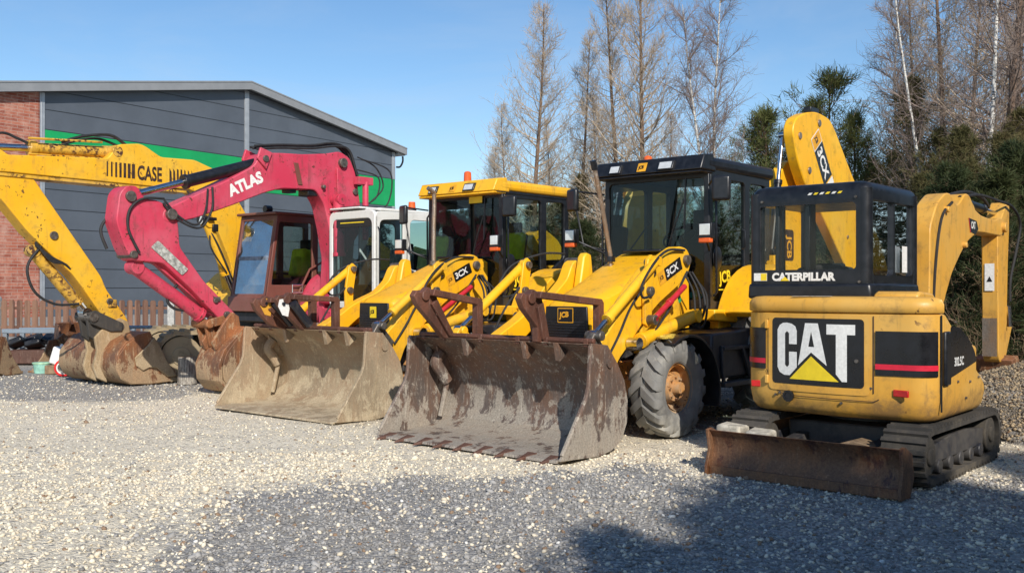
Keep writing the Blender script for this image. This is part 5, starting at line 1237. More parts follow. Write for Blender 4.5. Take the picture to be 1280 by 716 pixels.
def addstones(name, xy, smin, smax, kind):
    g = greyness(xy[:, 0], xy[:, 1]); keep = rng.random(len(xy)) < (.36+.64*np.maximum(g, .6*sm(gnoise(xy[:, 0], xy[:, 1], 1.7, 31), -.1, .7))); xy = xy[keep]; g = g[keep]
    size = smin+(smax-smin)*rng.random(len(xy))**2.6+(rng.random(len(xy)) < .015)*.012
    return stones(name, xy, gh(xy[:, 0], xy[:, 1]), size, np.clip(.03+g*.83, 0, 1), kind)
s1 = addstones('gravel', xy1, .0055, .019, ico()); s2 = addstones('gravel', xy2, .007, .022, octa())
for s_ in (s1, s2): s_['kind'] = 'stuff'; s_['label'] = 'loose cream and grey crushed stones'

# gravel heap behind the mini excavator
def hz(x, y):
    e = 1.0-((x-6.6)/2.3)**2-((y-10.3)/1.8)**2
    return np.where(e > 0, (.80*np.clip(e, 1e-6, 1)**.75)+.05*gnoise(x, y, 1.8, 41), -.05)
hx = np.linspace(4.1, 9.1, 120); hy = np.linspace(8.3, 12.3, 100); HX, HY = np.meshgrid(hx, hy); HZ = np.where(hz(HX, HY) > 0, hz(HX, HY), -.05)
v = np.stack([HX.ravel(), HY.ravel(), HZ.ravel()], 1).tolist(); n_ = len(hx)
f = [(j*n_+i, j*n_+i+1, (j+1)*n_+i+1, (j+1)*n_+i) for j in range(len(hy)-1) for i in range(n_-1)]
me = mesh_from('heap', v, f); me.materials.append(me_mat := bpy.data.materials['gravel_ground']); me.polygons.foreach_set('use_smooth', [True]*len(f))
ca = me.color_attributes.new('mix', 'FLOAT_COLOR', 'POINT'); ca.data.foreach_set('color', np.tile([.6, 1.0, 0, 1], len(v)).astype(np.float32))
hp = thing('gravel_heap', 'low heap of mixed crushed stone behind the crawler tracks', 'gravel heap', (6.6, 10.3, 0)); ho = link(bpy.data.objects.new('heap', me), hp); ho.location = (-6.6, -10.3, 0); ho['kind'] = 'stuff'
xy = np.stack([rng.uniform(4.2, 8.0, 34000), rng.uniform(8.4, 11.0, 34000)], 1); zz = hz(xy[:, 0], xy[:, 1]); k = zz > .0; xy = xy[k]; zz = zz[k]
HEAP = True; st = stones('loose_stones', xy, zz, .007+.020*rng.random(len(xy))**2.5, np.full(len(xy), .55), octa(), hp); HEAP = False; st.location = (-6.6, -10.3, 0); st['kind'] = 'stuff'

# ------------------------------------------------------------------ hall
def cladding(name, base):
    m, nt, b, out = nmat(name); p = wpos(nt); z = sepz(nt, p)[2]
    n = noise(nt, p, .5, 5); c = mixc(nt, ramp(nt, n, .3, .7), tuple(x*.9 for x in base), tuple(x*1.1 for x in base))
    fz = mth(nt, 'FRACT', mth(nt, 'MULTIPLY', mth(nt, 'SUBTRACT', z, .45), 1.0))
    line = mth(nt, 'LESS_THAN', mth(nt, 'ABSOLUTE', mth(nt, 'SUBTRACT', fz, .5)), .478)   # 1 on the panel, 0 on the joint
    rib = mth(nt, 'SINE', mth(nt, 'MULTIPLY', z, 120.0))
    if name == 'grey_cladding': c = mixc(nt, line, tuple(x*.25 for x in base), c)
    streak = noise(nt, vscale(nt, p, (1, 1, .08)), 2.5, 6, .6); c = mixc(nt, ramp(nt, streak, .5, .8, 0, .3), c, tuple(x*.75+.01 for x in base))
    nt.links.new(c, b.inputs['Base Color']); b.inputs['Roughness'].default_value = .42
    bump(nt, mth(nt, 'ADD', mth(nt, 'MULTIPLY', line, 1.0), mth(nt, 'MULTIPLY', rib, .05)), b, .6, .02); return m
M['clad'] = cladding('grey_cladding', (.085, .098, .118)); M['gclad'] = cladding('green_cladding', (.005, .30, .085))
def brick():
    m, nt, b, out = nmat('red_brick'); tc = nt.nodes.new('ShaderNodeTexCoord'); sp = sepz(nt, tc.outputs['Object'])
    cb = nt.nodes.new('ShaderNodeCombineXYZ'); nt.links.new(sp[0], cb.inputs[0]); nt.links.new(sp[2], cb.inputs[1])
    br = nt.nodes.new('ShaderNodeTexBrick'); nt.links.new(cb.outputs[0], br.inputs['Vector']); br.inputs['Scale'].default_value = 1.0
    br.inputs['Color1'].default_value = (.25, .06, .035, 1); br.inputs['Color2'].default_value = (.42, .14, .085, 1); br.inputs['Mortar'].default_value = (.34, .27, .22, 1)
    br.inputs['Mortar Size'].default_value = .012; br.inputs['Brick Width'].default_value = .62; br.inputs['Row Height'].default_value = .155; br.inputs['Bias'].default_value = -.15; br.inputs['Mortar Smooth'].default_value = .3
    n = noise(nt, tc.outputs['Object'], 1.8, 8, .7); c = mixc(nt, ramp(nt, n, .4, .7, 0, .55), br.outputs['Color'], (.56, .34, .26))
    c = mixc(nt, ramp(nt, noise(nt, tc.outputs['Object'], 7, 5), .55, .7, 0, .4), c, (.22, .06, .04))
    nt.links.new(c, b.inputs['Base Color']); b.inputs['Roughness'].default_value = .9; bump(nt, br.outputs['Fac'], b, -.5, .02); return m
M['brick'] = brick(); M['trim'] = plain('silver_trim', (.38, .40, .42), .45, .4, var=.1, sc=3); M['fascia'] = plain('grey_fascia', (.27, .275, .28), .5, .2, var=.08, sc=1.5)
M['soffit'] = plain('dark_soffit', (.03, .033, .04), .6)
e = Vector((.546, .838)); hall = thing('industrial_hall', 'long grey panelled hall with a green band and a brick end', 'building', (-16.4, 60.7, 0), rz=math.atan2(e.y, e.x))
# local x = along the gable towards the right, local y<0 = outwards (towards the camera)
def zr(s): return 13.62-(.155*s if s > 0 else -.175*s)
m = MB(); m.prism([(-13.4, 0), (14.2, 0), (14.2, zr(14.2)), (0, zr(0)), (-13.4, zr(-13.4))], 0, .3); m.prism([(13.9, 0), (14.19, 0), (14.19, zr(14.2)), (13.9, zr(14.2))], .3, 45); P('wall', m, 'clad', hall)
m = MB(); m.prism([(-13.4, 7.45), (14.22, 7.45), (14.22, 9.42), (-13.4, 9.42)], -.03, .0); P('green_band', m, 'gclad', hall)
m = MB(); m.prism([(-26, 0), (-13.4, 0), (-13.4, zr(-13.4)), (-26, zr(-26))], -.06, .3); P('brick_wall', m, 'brick', hall)
for s_, z0, z1 in ((.08, 9.425, zr(0)), (.08, 0, 7.445), (-13.3, 0, zr(-13.4)), (14.05, 9.425, zr(14.2)), (14.05, 0, 7.445)):
    m = MB(); m.b2(s_-.17, s_+.17, -.06, 0, z0, z1); m.b2(s_-.03, s_+.03, -.075, -.06, z0, z1); P('trim_strip', m, 'trim', hall, .01)
m = MB(); lo = [(-27, zr(-27)-.02), (0, zr(0)-.02), (15.0, zr(15.0)-.02)]; hi = [(15.0, zr(15.0)+.46), (0, zr(0)+.46), (-27, zr(-27)+.46)]
m.prism(lo+hi, -.55, -.35); P('fascia', m, 'fascia', hall, .01)
m = MB(); m.prism([(-27, zr(-27)+.42), (0, zr(0)+.42), (15.0, zr(15)+.42), (15.0, zr(15.0)+.50), (0, zr(0)+.50), (-27, zr(-27)+.50)], -.58, 45); P('roof', m, 'fascia', hall)
m = MB(); m.prism([(-27, zr(-27)-.0), (0, zr(0)-.0), (15.0, zr(15)-.0), (15.0, zr(15.0)+.10), (0, zr(0)+.10), (-27, zr(-27)+.10)], -.35, 0); P('soffit', m, 'soffit', hall)
m = MB(); m.prism([(14.3, zr(15)-.05), (15.1, zr(15)-.05), (15.1, zr(15)+.4), (14.3, zr(15)+.4)], -.3, 45); P('gutter', m, 'trim', hall, .03)
m = MB(); hose(m, [(14.9, -.2, zr(15)-.1), (14.9, -.2, zr(15)-.5), (14.6, -.2, zr(15)-.9), (14.3, -.1, zr(15)-.95)], .07, 8); P('downpipe', m, 'black', hall)

# ------------------------------------------------------------------ picket fence
def picket_mat():
    m, nt, b, out = nmat('stained_picket'); tc = nt.nodes.new('ShaderNodeTexCoord'); o = tc.outputs['Object']
    x = mth(nt, 'FLOOR', mth(nt, 'MULTIPLY', sepz(nt, o)[0], 1/.233)); w = nt.nodes.new('ShaderNodeTexWhiteNoise'); w.noise_dimensions = '1D'; nt.links.new(x, w.inputs['W'])
    c = mixc(nt, w.outputs['Value'], (.10, .045, .028), (.22, .115, .07)); c = mixc(nt, ramp(nt, noise(nt, vscale(nt, o, (12, 12, 1)), 3, 6), .45, .75, 0, .4), c, (.28, .19, .14))
    nt.links.new(c, b.inputs['Base Color']); b.inputs['Roughness'].default_value = .8; return m
M['picket'] = picket_mat()
fe = thing('picket_fence', 'low brown picket fence between pale concrete posts', 'fence', (-15.9, 29.6, 0), rz=-.012)
for k in range(6):
    x0 = .46+2.62*k
    m = MB(); m.b2(x0-.10, x0+.10, -.06, .08, 0, 1.16); m.prism([(x0-.10, 1.16), (x0+.10, 1.16), (x0+.06, 1.2), (x0-.06, 1.2)], -.06, .08); P('post', m, 'conc', fe, .01)
    if k < 5:
        m = MB(); rr = random.Random(k)
        for q in range(10):
            xx = x0+.165+q*.233+.05; h = 1.09+rr.uniform(-.012, .012)
            m.prism([(xx-.082, .0), (xx+.082, .0), (xx+.082, h-.05), (xx+.05, h), (xx-.05, h), (xx-.082, h-.05)], -.03, -.008)
        P('picket_panel', m, 'picket', fe)
        for z in (.28, .85):
            m = MB(); m.b2(x0+.1, x0+2.52, -.006, .03, z-.04, z+.04); P('rail', m, 'picket', fe)

# ------------------------------------------------------------------ odds and ends on the left
def shellbucket(name, label, loc, rz, w, s, mat):
    t = thing(name, label, 'loose bucket', loc, rz=rz)
    prof = [(.52, .92), (.62, .62), (.60, .30), (.45, .08), (.18, .0), (-.42, .0)]; inn = [(-.42, .03), (.17, .035), (.42, .11), (.56, .32), (.58, .62), (.49, .91)]
    prof = [(a*s, b*s) for a, b in prof]; inn = [(a*s, b*s) for a, b in inn]
    m = MB(); m.prism(prof+inn, -w/2, w/2); b = P('shell', m, mat, t, .008, smooth=30)
    for y in (-w/2, w/2):
        m = MB(); m.prism([(a*s, b_*s) for a, b_ in [(.52, .90), (.60, .62), (.58, .30), (.44, .09), (.18, .01), (-.40, .01), (-.05, .40), (.18, .86)]], y-.015, y+.015); P('cheek', m, mat, t, .006)
    for y in (-.15, .15):
        m = MB(); m.prism([(.30*s, .88*s), (.60*s, .70*s), (.66*s, .95*s), (.52*s, 1.05*s)], y-.02, y+.02); P('ear', m, mat, t, .005)
    m = MB()
    for k in range(4): m.box((-.45*s, -w/2+.1+k*(w-.2)/3, .02), (.16, .07, .035))
    PS('tooth', m, mat, t, bevel=.006)
    return t
shellbucket('loose_bucket', 'rusty toothed bucket cut by the left edge of the photo', (-8.75, 16.5, 0), -2.4+PI/2-.9, .8, .75, 'rustC')
shellbucket('loose_bucket', 'rusty bucket standing behind the pale green tub', (-7.98, 17.15, 0), 1.1, .5, .62, 'rustC')
shellbucket('loose_bucket', 'dark rusty bucket under a grey pipe by the fence', (-7.75, 17.9, .0), 2.2, .8, .90, 'blade')
M['bluegrey'] = paint('blue_grey_frame', (.20, .26, .32), dirt_amt=.4, rust_amt=.4)
t = thing('steel_frame', 'blue grey steel frame holding a black tarpaulin', 'steel frame', (-8.9, 18.6, 0))
m = MB(); m.b2(-.7, 1.55, -.05, .05, .60, .68); m.b2(-.7, 1.55, .6, .7, .60, .68); P('rail', m, 'bluegrey', t, .01)
for x in (-.65, 1.45):
    for y in (0, .65): m = MB(); m.b2(x-.04, x+.04, y-.04, y+.04, 0, .6); P('leg', m, 'bluegrey', t, .008)
m = MB(); rr = random.Random(4)
for k in range(14): m.box((-.5+k*.14+rr.uniform(-.05, .05), .3+rr.uniform(-.15, .2), .40+rr.uniform(-.05, .10)), (.3, .3, .12), Matrix.Rotation(rr.uniform(-.5, .5), 3, 'X') @ Matrix.Rotation(rr.uniform(-.5, .5), 3, 'Y'))
P('tarpaulin', m, 'black', t, .03)
m = MB(); m.b2(-.6, 1.4, -.02, .5, .02, .28); P('rusty_box', m, 'fork', t, .02)
t = thing('tub', 'pale green plastic tub on the gravel', 'tub', (-8.02, 16.85, 0)); m = MB(); m.cyl((0, 0, 0), (0, 0, .16), .13, .155, 20); P('body', m, plain('mint_plastic', (.30, .58, .48), .45), t, .005)
m = MB(); m.cyl((0, 0, .16), (0, 0, .185), .165, .165, 20); P('rim', m, plain('mint_rim', (.38, .62, .42), .45), t, .005)
t = thing('pipe_end', 'short red pipe with a white inside beside the bucket', 'pipe', (-7.42, 16.4, .15)); m = MB(); m.lathe([(-.3, .14), (.3, .14), (.3, .11), (-.3, .11)], 0, 0, 24); P('outer_pipe', m, 'redlens', t); m = MB(); m.lathe([(-.29, .108), (.29, .108), (.29, .09), (-.29, .09)], 0, 0, 20); P('lining', m, 'whitel', t); t.rotation_euler = (0, 0, .3)
t = thing('plastic_canister', 'white plastic canister between rusty buckets', 'canister', (-7.72, 16.75, .0)); m = MB(); m.box((0, 0, .30), (.18, .14, .30), Matrix.Rotation(.3, 3, 'Y')); m.cyl((.06, 0, .44), (.09, 0, .50), .03); P('body', m, 'whitel', t, .03); m = MB(); m.box((0, 0, .075), (.3, .3, .15)); P('stand', m, 'wood', t, .01)
t = thing('pipe_rack', 'low grey pipe rack beside the yellow digging arm', 'rack', (-7.5, 18.5, 0)); m = MB(); m.tube([(-.6, 0, .72), (.75, 0, .72)], .03, 8); P('pipe', m, 'bluegrey', t)
for x in (-.5, .65): m = MB(); m.tube([(x, 0, 0), (x, 0, .72)], .03, 8); P('leg', m, 'bluegrey', t)
t = thing('trestle', 'small blue steel trestle in front of the fence', 'trestle', (-6.75, 19.4, 0)); m = MB(); m.b2(-.1, .75, -.05, .05, .58, .68); P('top', m, 'bluegrey', t, .01)
for x in (.0, .3, .62): m = MB(); m.b2(x-.05, x+.05, -.04, .04, 0, .58); P('leg', m, 'bluegrey', t, .008)
# tree stump
def bark():
    m, nt, b, out = nmat('grey_bark'); p = wpos(nt); n = noise(nt, vscale(nt, p, (1, 1, .12)), 55, 6, .7)
    c = mixc(nt, ramp(nt, n, .35, .65), (.12, .10, .085), (.48, .44, .37)); nt.links.new(c, b.inputs['Base Color']); b.inputs['Roughness'].default_value = .9; bump(nt, n, b, .8, .03); return m
M['bark'] = bark()
t = thing('chopping_log', 'upright grey log standing between the two digger buckets', 'log', (-4.93, 14.95, 0)); m = MB(); vs = []
for z, r in ((0, .15), (.05, .14), (.2, .132), (.41, .13)):
    for k in range(24): a = 2*PI*k/24; q = r*(1+.05*math.sin(3*a+z)); vs.append((q*math.cos(a), q*math.sin(a), z))
m.add(vs, [(i*24+k, i*24+(k+1) % 24, (i+1)*24+(k+1) % 24, (i+1)*24+k) for i in range(3) for k in range(24)]+[tuple(range(23, -1, -1)), tuple(range(72, 96))]); P('log_body', m, 'bark', t, .006)
m = MB(); m.cyl((0, 0, .412), (0, 0, .415), .12, n=24); P('cut_face', m, 'wood', t)
# concrete blocks and offcut behind the blade, cloth on the tyre
def rough(mb, amt, seed):
    rr = random.Random(seed); mb.v = [(x+rr.uniform(-amt, amt), y+rr.uniform(-amt, amt), z+rr.uniform(-amt, amt)) for x, y, z in mb.v]; return mb
M['blockc'] = plain('dusty_concrete', (.46, .42, .34), .9, var=.35, sc=14, bmp=.6)
for (x, y, h, r_, lb) in ((1.75, 7.82, .37, R(-131), 'chipped concrete block behind the blade, nearer its left end'), (1.94, 7.66, .35, R(-128), 'squarer concrete block resting right of the chipped one')):
    m = MB(); m.box((0, 0, h/2), (.17, .20, h)); rough(m, .015, int(x*100)); o = P('concrete_block', m, 'blockc', None, .02); o.location = (x, y, 0); o.rotation_euler = (0, 0, r_); tag(o, lb, 'block')
m = MB(); m.prism([(-.22, 0), (.22, 0), (.22, .26), (.05, .29), (-.22, .2)], -.10, .10); o = P('timber_offcut', m, 'wood', None, .01); o.location = (2.62, 7.62, 0); o.rotation_euler = (0, 0, -.7); tag(o, 'brown timber offcut showing above the middle of the blade', 'timber')
m = MB(); rr = random.Random(9)
for k in range(9): m.box((rr.uniform(-.13, .13), rr.uniform(-.05, .05), .012+rr.uniform(0, .022)), (.12, .07, .022), Matrix.Rotation(rr.uniform(0, 3), 3, 'Z') @ Matrix.Rotation(rr.uniform(-.3, .3), 3, 'X'))
o = P('work_gloves', m, 'glove', None, .01); tag(o, 'crumpled yellow work gloves left on the front tyre', 'gloves'); F_ = (-math.sin(R(40.9)), -math.cos(R(40.9))); R_ = (math.cos(R(40.9)), -math.sin(R(40.9)))
o.location = (.825+F_[0]*.06+R_[0]*.93, 10.292+F_[1]*.06+R_[1]*.93, .955); o.rotation_euler = (0, 0, R(-130))
make_backhoe_loader('yellow backhoe loader with a black cab roof and dark toothed bucket', (.825, 10.292, 0), 40.9, 'A')
make_backhoe_loader('yellow backhoe loader with a yellow cab roof and muddy toothless bucket', (-1.448, 12.627, 0), 40.4, 'B')
make_mini_excavator('small yellow tracked excavator with a black cab and a dozer blade', (3.12, 8.4, 0), 41)
make_red_excavator('raspberry red excavator with a white cab between two yellow machines', (-2.64, 15.5, 0), 40)
make_yellow_excavator('yellow excavator with a brown cab and chipped rusty paint, farthest left', (-4.55, 16.4, 0), 38)
# ------------------------------------------------------------------ trees
def seg_mesh(name, segs, mat, sides=3, mats=None):
    """segs: array (n,8) p0 p1 r0 r1"""
    S = np.array(segs, float); p0, p1, r0, r1 = S[:, :3], S[:, 3:6], S[:, 6], S[:, 7]; n = len(S)
    d = p1-p0; L = np.linalg.norm(d, axis=1, keepdims=True); d = d/np.maximum(L, 1e-6)
    up = np.where(np.abs(d[:, 2:]) > .9, np.array([[1., 0, 0]]), np.array([[0, 0, 1.]])); u = np.cross(d, up); u /= np.linalg.norm(u, axis=1, keepdims=True); w = np.cross(d, u)
    V = np.zeros((n, 2*sides, 3))
    for k in range(sides):
        a = 2*np.pi*k/sides; o = u*np.cos(a)+w*np.sin(a); V[:, k] = p0+o*r0[:, None]; V[:, sides+k] = p1+o*r1[:, None]
    F = np.array([(k, (k+1) % sides, sides+(k+1) % sides, sides+k) for k in range(sides)]); F = (F[None]+(np.arange(n)*2*sides)[:, None, None]).reshape(-1, 4)
    me = bpy.data.meshes.new(name); V = V.reshape(-1, 3); me.vertices.add(len(V)); me.vertices.foreach_set('co', V.ravel().astype(np.float32))
    me.loops.add(F.size); me.loops.foreach_set('vertex_index', F.ravel().astype(np.int32)); me.polygons.add(len(F)); me.polygons.foreach_set('loop_start', np.arange(0, F.size, 4, dtype=np.int32))
    me.polygons.foreach_set('use_smooth', np.ones(len(F), bool)); me.update(); me.materials.append(M[mat]); return me
def leaf_mesh(name, cen, dirs, mat, L=.09, W=.012, per=14, spread=.8):
    """needle tufts: thin triangles round every centre"""
    cen = np.repeat(np.array(cen), per, 0); dirs = np.repeat(np.array(dirs), per, 0); n = len(cen)
    d = dirs+rng.normal(0, spread, (n, 3)); d /= np.linalg.norm(d, axis=1, keepdims=True); s = np.cross(d, rng.normal(0, 1, (n, 3))); s /= np.linalg.norm(s, axis=1, keepdims=True)
    l = L*rng.uniform(.6, 1.3, (n, 1)); c = cen+rng.normal(0, L*.3, (n, 3)); V = np.stack([c-s*W, c+s*W, c+d*l+s*W*.3, c+d*l-s*W*.3], 1).reshape(-1, 3)
    F = (np.arange(4)[None]+(np.arange(n)*4)[:, None])
    me = bpy.data.meshes.new(name); me.vertices.add(len(V)); me.vertices.foreach_set('co', V.ravel().astype(np.float32))
    me.loops.add(F.size); me.loops.foreach_set('vertex_index', F.ravel().astype(np.int32)); me.polygons.add(len(F)); me.polygons.foreach_set('loop_start', np.arange(0, F.size, 4, dtype=np.int32)); me.update()
    me.materials.append(M[mat]); return me
def foliage(name, a, b_, c_):
    m, nt, b, out = nmat(name); p = wpos(nt); c = mixc(nt, ramp(nt, noise(nt, p, 1.1, 4), .35, .65), a, b_); c = mixc(nt, ramp(nt, noise(nt, p, 9, 3), .55, .75), c, c_)
    nt.links.new(c, b.inputs['Base Color']); b.inputs['Roughness'].default_value = .7; b.inputs['Specular IOR Level'].default_value = .2; return m
M['larchbark'] = plain('larch_bark', (.17, .11, .075), .9, var=.35, sc=6); M['larchtwig'] = plain('larch_twig', (.46, .36, .255), .8, var=.25, sc=2)
M['birchtwig'] = plain('birch_twig', (.27, .205, .17), .8, var=.25, sc=2); M['pinetwig'] = plain('pine_twig', (.16, .10, .065), .9, var=.3, sc=4); M['deadtwig'] = plain('dead_twig', (.23, .165, .10), .9, var=.35, sc=2)
def birchbark():
    m, nt, b, out = nmat('birch_bark'); p = wpos(nt); n = noise(nt, vscale(nt, p, (3, 3, 14)), 2.2, 4, .6); c = mixc(nt, ramp(nt, n, .56, .62), (.62, .60, .55), (.05, .045, .04))
    nt.links.new(c, b.inputs['Base Color']); b.inputs['Roughness'].default_value = .7; return m
M['birch'] = birchbark()
M['pine'] = foliage('pine_needles', (.085, .105, .03), (.13, .14, .045), (.16, .13, .06)); M['spruce'] = foliage('spruce_needles', (.022, .036, .014), (.055, .068, .024), (.10, .085, .035)); M['olive'] = foliage('brownish_needles', (.085, .082, .03), (.13, .11, .045), (.17, .115, .06))
def curve(segs, p, d, L, r, n, r_, bend=0., wob=.12, tipr=.25):
    """append a bending limb, return its points with directions"""
    pts = [(p.copy(), d.copy(), r)]; st = L/n
    for i in range(n):
        d = d+np.array([0, 0, bend/n])+rng.normal(0, wob/ math.sqrt(n), 3); d /= np.linalg.norm(d); q = p+d*st
        ra = r*(1-(1-tipr)*i/n); rb = r*(1-(1-tipr)*(i+1)/n); segs.append((*p, *q, ra, rb)); p = q; pts.append((p.copy(), d.copy(), rb))
    return pts
def larch(H, seed, wide=.20, dens=1.0):
    global rng; rng = np.random.default_rng(seed); T = []; B = []
    tr = curve(T, np.zeros(3), np.array([0, 0, 1.]), H, .10*H/10, 16, 0, 0, .05, .12)
    z = .10*H
    while z < H*.985:
        f = z/H; base = tr[min(16, int(f*16))][0]; b0 = base+(tr[min(16, int(f*16)+1)][0]-base)*((f*16) % 1)
        L = H*wide*(1-f)**.75*rng.uniform(.6, 1.15)+.15; L *= min(1, .55+f*1.6)
        for _ in range(2 if rng.random() < .75*dens else 1):
            a = rng.uniform(0, 2*np.pi); el = rng.uniform(.0, .35)+.55*f**2; d = np.array([math.cos(a)*math.cos(el), math.sin(a)*math.cos(el), math.sin(el)])
            pts = curve(B, b0, d, L, max(.007, .020*L/1.5), 6, 0, .75, .22, .2)
            for (p, dd, r) in pts[1:]:
                for _k in range(rng.integers(2, 5)):
                    s = np.cross(dd, rng.normal(0, 1, 3)); s /= np.linalg.norm(s); d2 = dd*.55+s*.75+np.array([0, 0, .15]); d2 /= np.linalg.norm(d2)
                    q = curve(B, p, d2, L*rng.uniform(.14, .42)+.08, .0048, 3, 0, .5, .35, .5)
                    for (p3, d3, _r) in q[1:3]:
                        if rng.random() < .55:
                            s = rng.normal(0, 1, 3); d4 = d3+s*.6; d4 /= np.linalg.norm(d4); curve(B, p3, d4, rng.uniform(.08, .28), .0036, 2, 0, .4, .3, .6)
        z += H*.0125/dens*rng.uniform(.7, 1.4)
    return T, B
def birch(H, seed, stems=1, spread=.13, dense=1.0):
    global rng; rng = np.random.default_rng(seed); T = []; B = []
    for sidx in range(stems):
        lean = np.array([rng.uniform(-.1, .1)+(.16 if sidx else 0), rng.uniform(-.1, .1), 1.]); lean /= np.linalg.norm(lean)
        tr = curve(T, np.array([0., 0, 0]), lean, H*(1-.12*sidx), .075*H/10, 18, 0, .1, .12, .12)
        for i in range(4, 18):
            for _ in range(int(3*dense)+1):
                p, d0, r = tr[i]; a = rng.uniform(0, 2*np.pi); el = rng.uniform(.5, 1.05); L = H*spread*rng.uniform(.5, 1.4)*(1.15-i/20)+.3
                d = np.array([math.cos(a)*math.cos(el), math.sin(a)*math.cos(el), math.sin(el)]); pts = curve(B, p, d, L, .016, 7, 0, .25, .3, .25)
                for (q, dd, r) in pts[1:]:
                    for _k in range(2):
                        d2 = dd+rng.normal(0, .45, 3); d2 /= np.linalg.norm(d2); pp = curve(B, q, d2, L*rng.uniform(.2, .5), .0050, 4, 0, .1, .35, .5)
                        for (q3, d3, _r) in pp[1:]:
                            d4 = d3+rng.normal(0, .5, 3); d4 /= np.linalg.norm(d4); curve(B, q3, d4, rng.uniform(.12, .4), .0034, 2, 0, -.1, .3, .6)
    return T, B
def conifer(H, seed, wide=.28, droop=.0, base=.04, per=1.0, dead=.0, step=.03, up=.25, tips=0):
    global rng; rng = np.random.default_rng(seed); T = []; B = []; C = []; D = []
    tr = curve(T, np.zeros(3), np.array([0, 0, 1.]), H, .09*H/7, 10, 0, 0, .08, .12)
    z = base*H
    while z < H*.99:
        f = z/H; i = min(9, int(f*10)); b0 = tr[i][0]+(tr[i+1][0]-tr[i][0])*(f*10-i)
        for _ in range(rng.integers(3, 6)):
            L = H*wide*(1-f)**.8*rng.uniform(.45, 1.2)+.18; a = rng.uniform(0, 2*np.pi); el = up*rng.uniform(.3, 1.5)+.7*f*f-droop*(1-f)
            d = np.array([math.cos(a)*math.cos(el), math.sin(a)*math.cos(el), math.sin(el)]); pts = curve(B, b0, d, L, .016, 5, 0, .35, .25, .3)
            for j, (p, dd, r) in enumerate(pts[1:]):
                isdead = rng.random() < dead*(1-f)
                for _k in range(3):
                    d2 = dd*.8+rng.normal(0, .55, 3); d2[2] += .1; d2 /= np.linalg.norm(d2); q = curve(B, p, d2, L*rng.uniform(.12, .34)+.08, .006, 2, 0, .3, .3, .5)
                    if not isdead:
                        for (p3, d3, _r) in (q[-1:] if tips else q): C.append(p3); D.append(d3)
                    else:
                        for (p3, d3, _r) in q[1:]:
                            d4 = d3+rng.normal(0, .6, 3); d4 /= np.linalg.norm(d4); curve(B, p3, d4, .3, .0045, 2, 0, .0, .4, .5)
                if not isdead and not tips: C.append(p); D.append(dd)
        z += H*step*rng.uniform(.7, 1.3)
    return T, B, C, D
TREES = {}
def bare(kind, key, T, B, tm, bm_): TREES[key] = (seg_mesh(kind+'_trunk', T, tm, 8), seg_mesh(kind+'_crown', B, bm_, 3), None)
for k, (H, w_, dn) in enumerate(((10, .27, 1.15), (10, .21, 1.1), (10, .26, 1.25))): bare('larch', 'larch%d' % k, *larch(H, 50+k, w_, dn), 'larchbark', 'larchtwig')
bare('birch', 'birch0', *birch(10, 71, 2, .13, 1.0), 'birch', 'birchtwig'); bare('birch', 'birch1', *birch(10, 72, 1, .12, .9), 'birch', 'birchtwig'); bare('tree', 'brown0', *birch(10, 75, 1, .20, 1.0), 'larchbark', 'birchtwig')
def green(key, args, mat, L, W, per, sp=.8):
    T, B, C, D = conifer(**args); TREES[key] = (seg_mesh('conifer_trunk', T, 'pinetwig', 8), seg_mesh('conifer_limbs', B, 'deadtwig' if args.get('dead', 0) > .3 else 'pinetwig', 3), leaf_mesh('conifer_crown', C, D, mat, L, W, per, sp))
green('pine0', dict(H=7, seed=80, wide=.42, up=.30, step=.06, base=.12, tips=1, dead=.3), 'pine', .20, .009, 10, .5); green('pine1', dict(H=7, seed=81, wide=.36, up=.35, step=.06, base=.12, tips=1, dead=.3), 'pine', .20, .009, 10, .5)
green('spruce0', dict(H=5, seed=83, wide=.38, droop=.15, up=.2, step=.034, base=.02, tips=1, dead=.35), 'spruce', .16, .009, 18, .5); green('spruce1', dict(H=5, seed=84, wide=.40, droop=.2, up=.15, step=.034, base=.02, tips=1, dead=.45), 'spruce', .16, .009, 18, .5)
green('olive0', dict(H=7, seed=86, wide=.30, up=.35, step=.045, dead=.95, base=.03, tips=1), 'olive', .17, .009, 14); green('olive1', dict(H=7, seed=87, wide=.34, up=.3, step=.045, dead=1.0, base=.03, tips=1), 'olive', .17, .009, 14)
cnt = [0]
KN = {'larch': 'larch', 'birch': 'birch', 'brown': 'bare_tree', 'pine': 'pine_tree', 'spruce': 'spruce_tree', 'olive': 'conifer_tree'}
def tree(key, px, depth, h, label, group):
    base = key.rstrip('0123456789'); cnt[0] += 1; rr = random.Random(cnt[0]*13)
    t = thing(KN[base], label, 'tree', ((px-640)/1233*depth, depth, -.02), group=group, rz=rr.uniform(0, 6.28)); H = {'larch': 10, 'birch': 10, 'brown': 10, 'pine': 7, 'spruce': 5, 'olive': 7}[base]
    s = h/H; a, b, c = TREES[key]
    wv = s*rr.uniform(.9, 1.12)
    for nm, me in (('trunk', a), ('crown' if c is None else 'limbs', b), ('crown', c)):
        if me is None: continue
        o = link(bpy.data.objects.new(nm, me), t); o.scale = (wv, wv, s)
    t.rotation_euler = (rr.uniform(-.03, .03), rr.uniform(-.03, .03), t.rotation_euler.z)
    return t
gl = 'bare larches behind the machines'
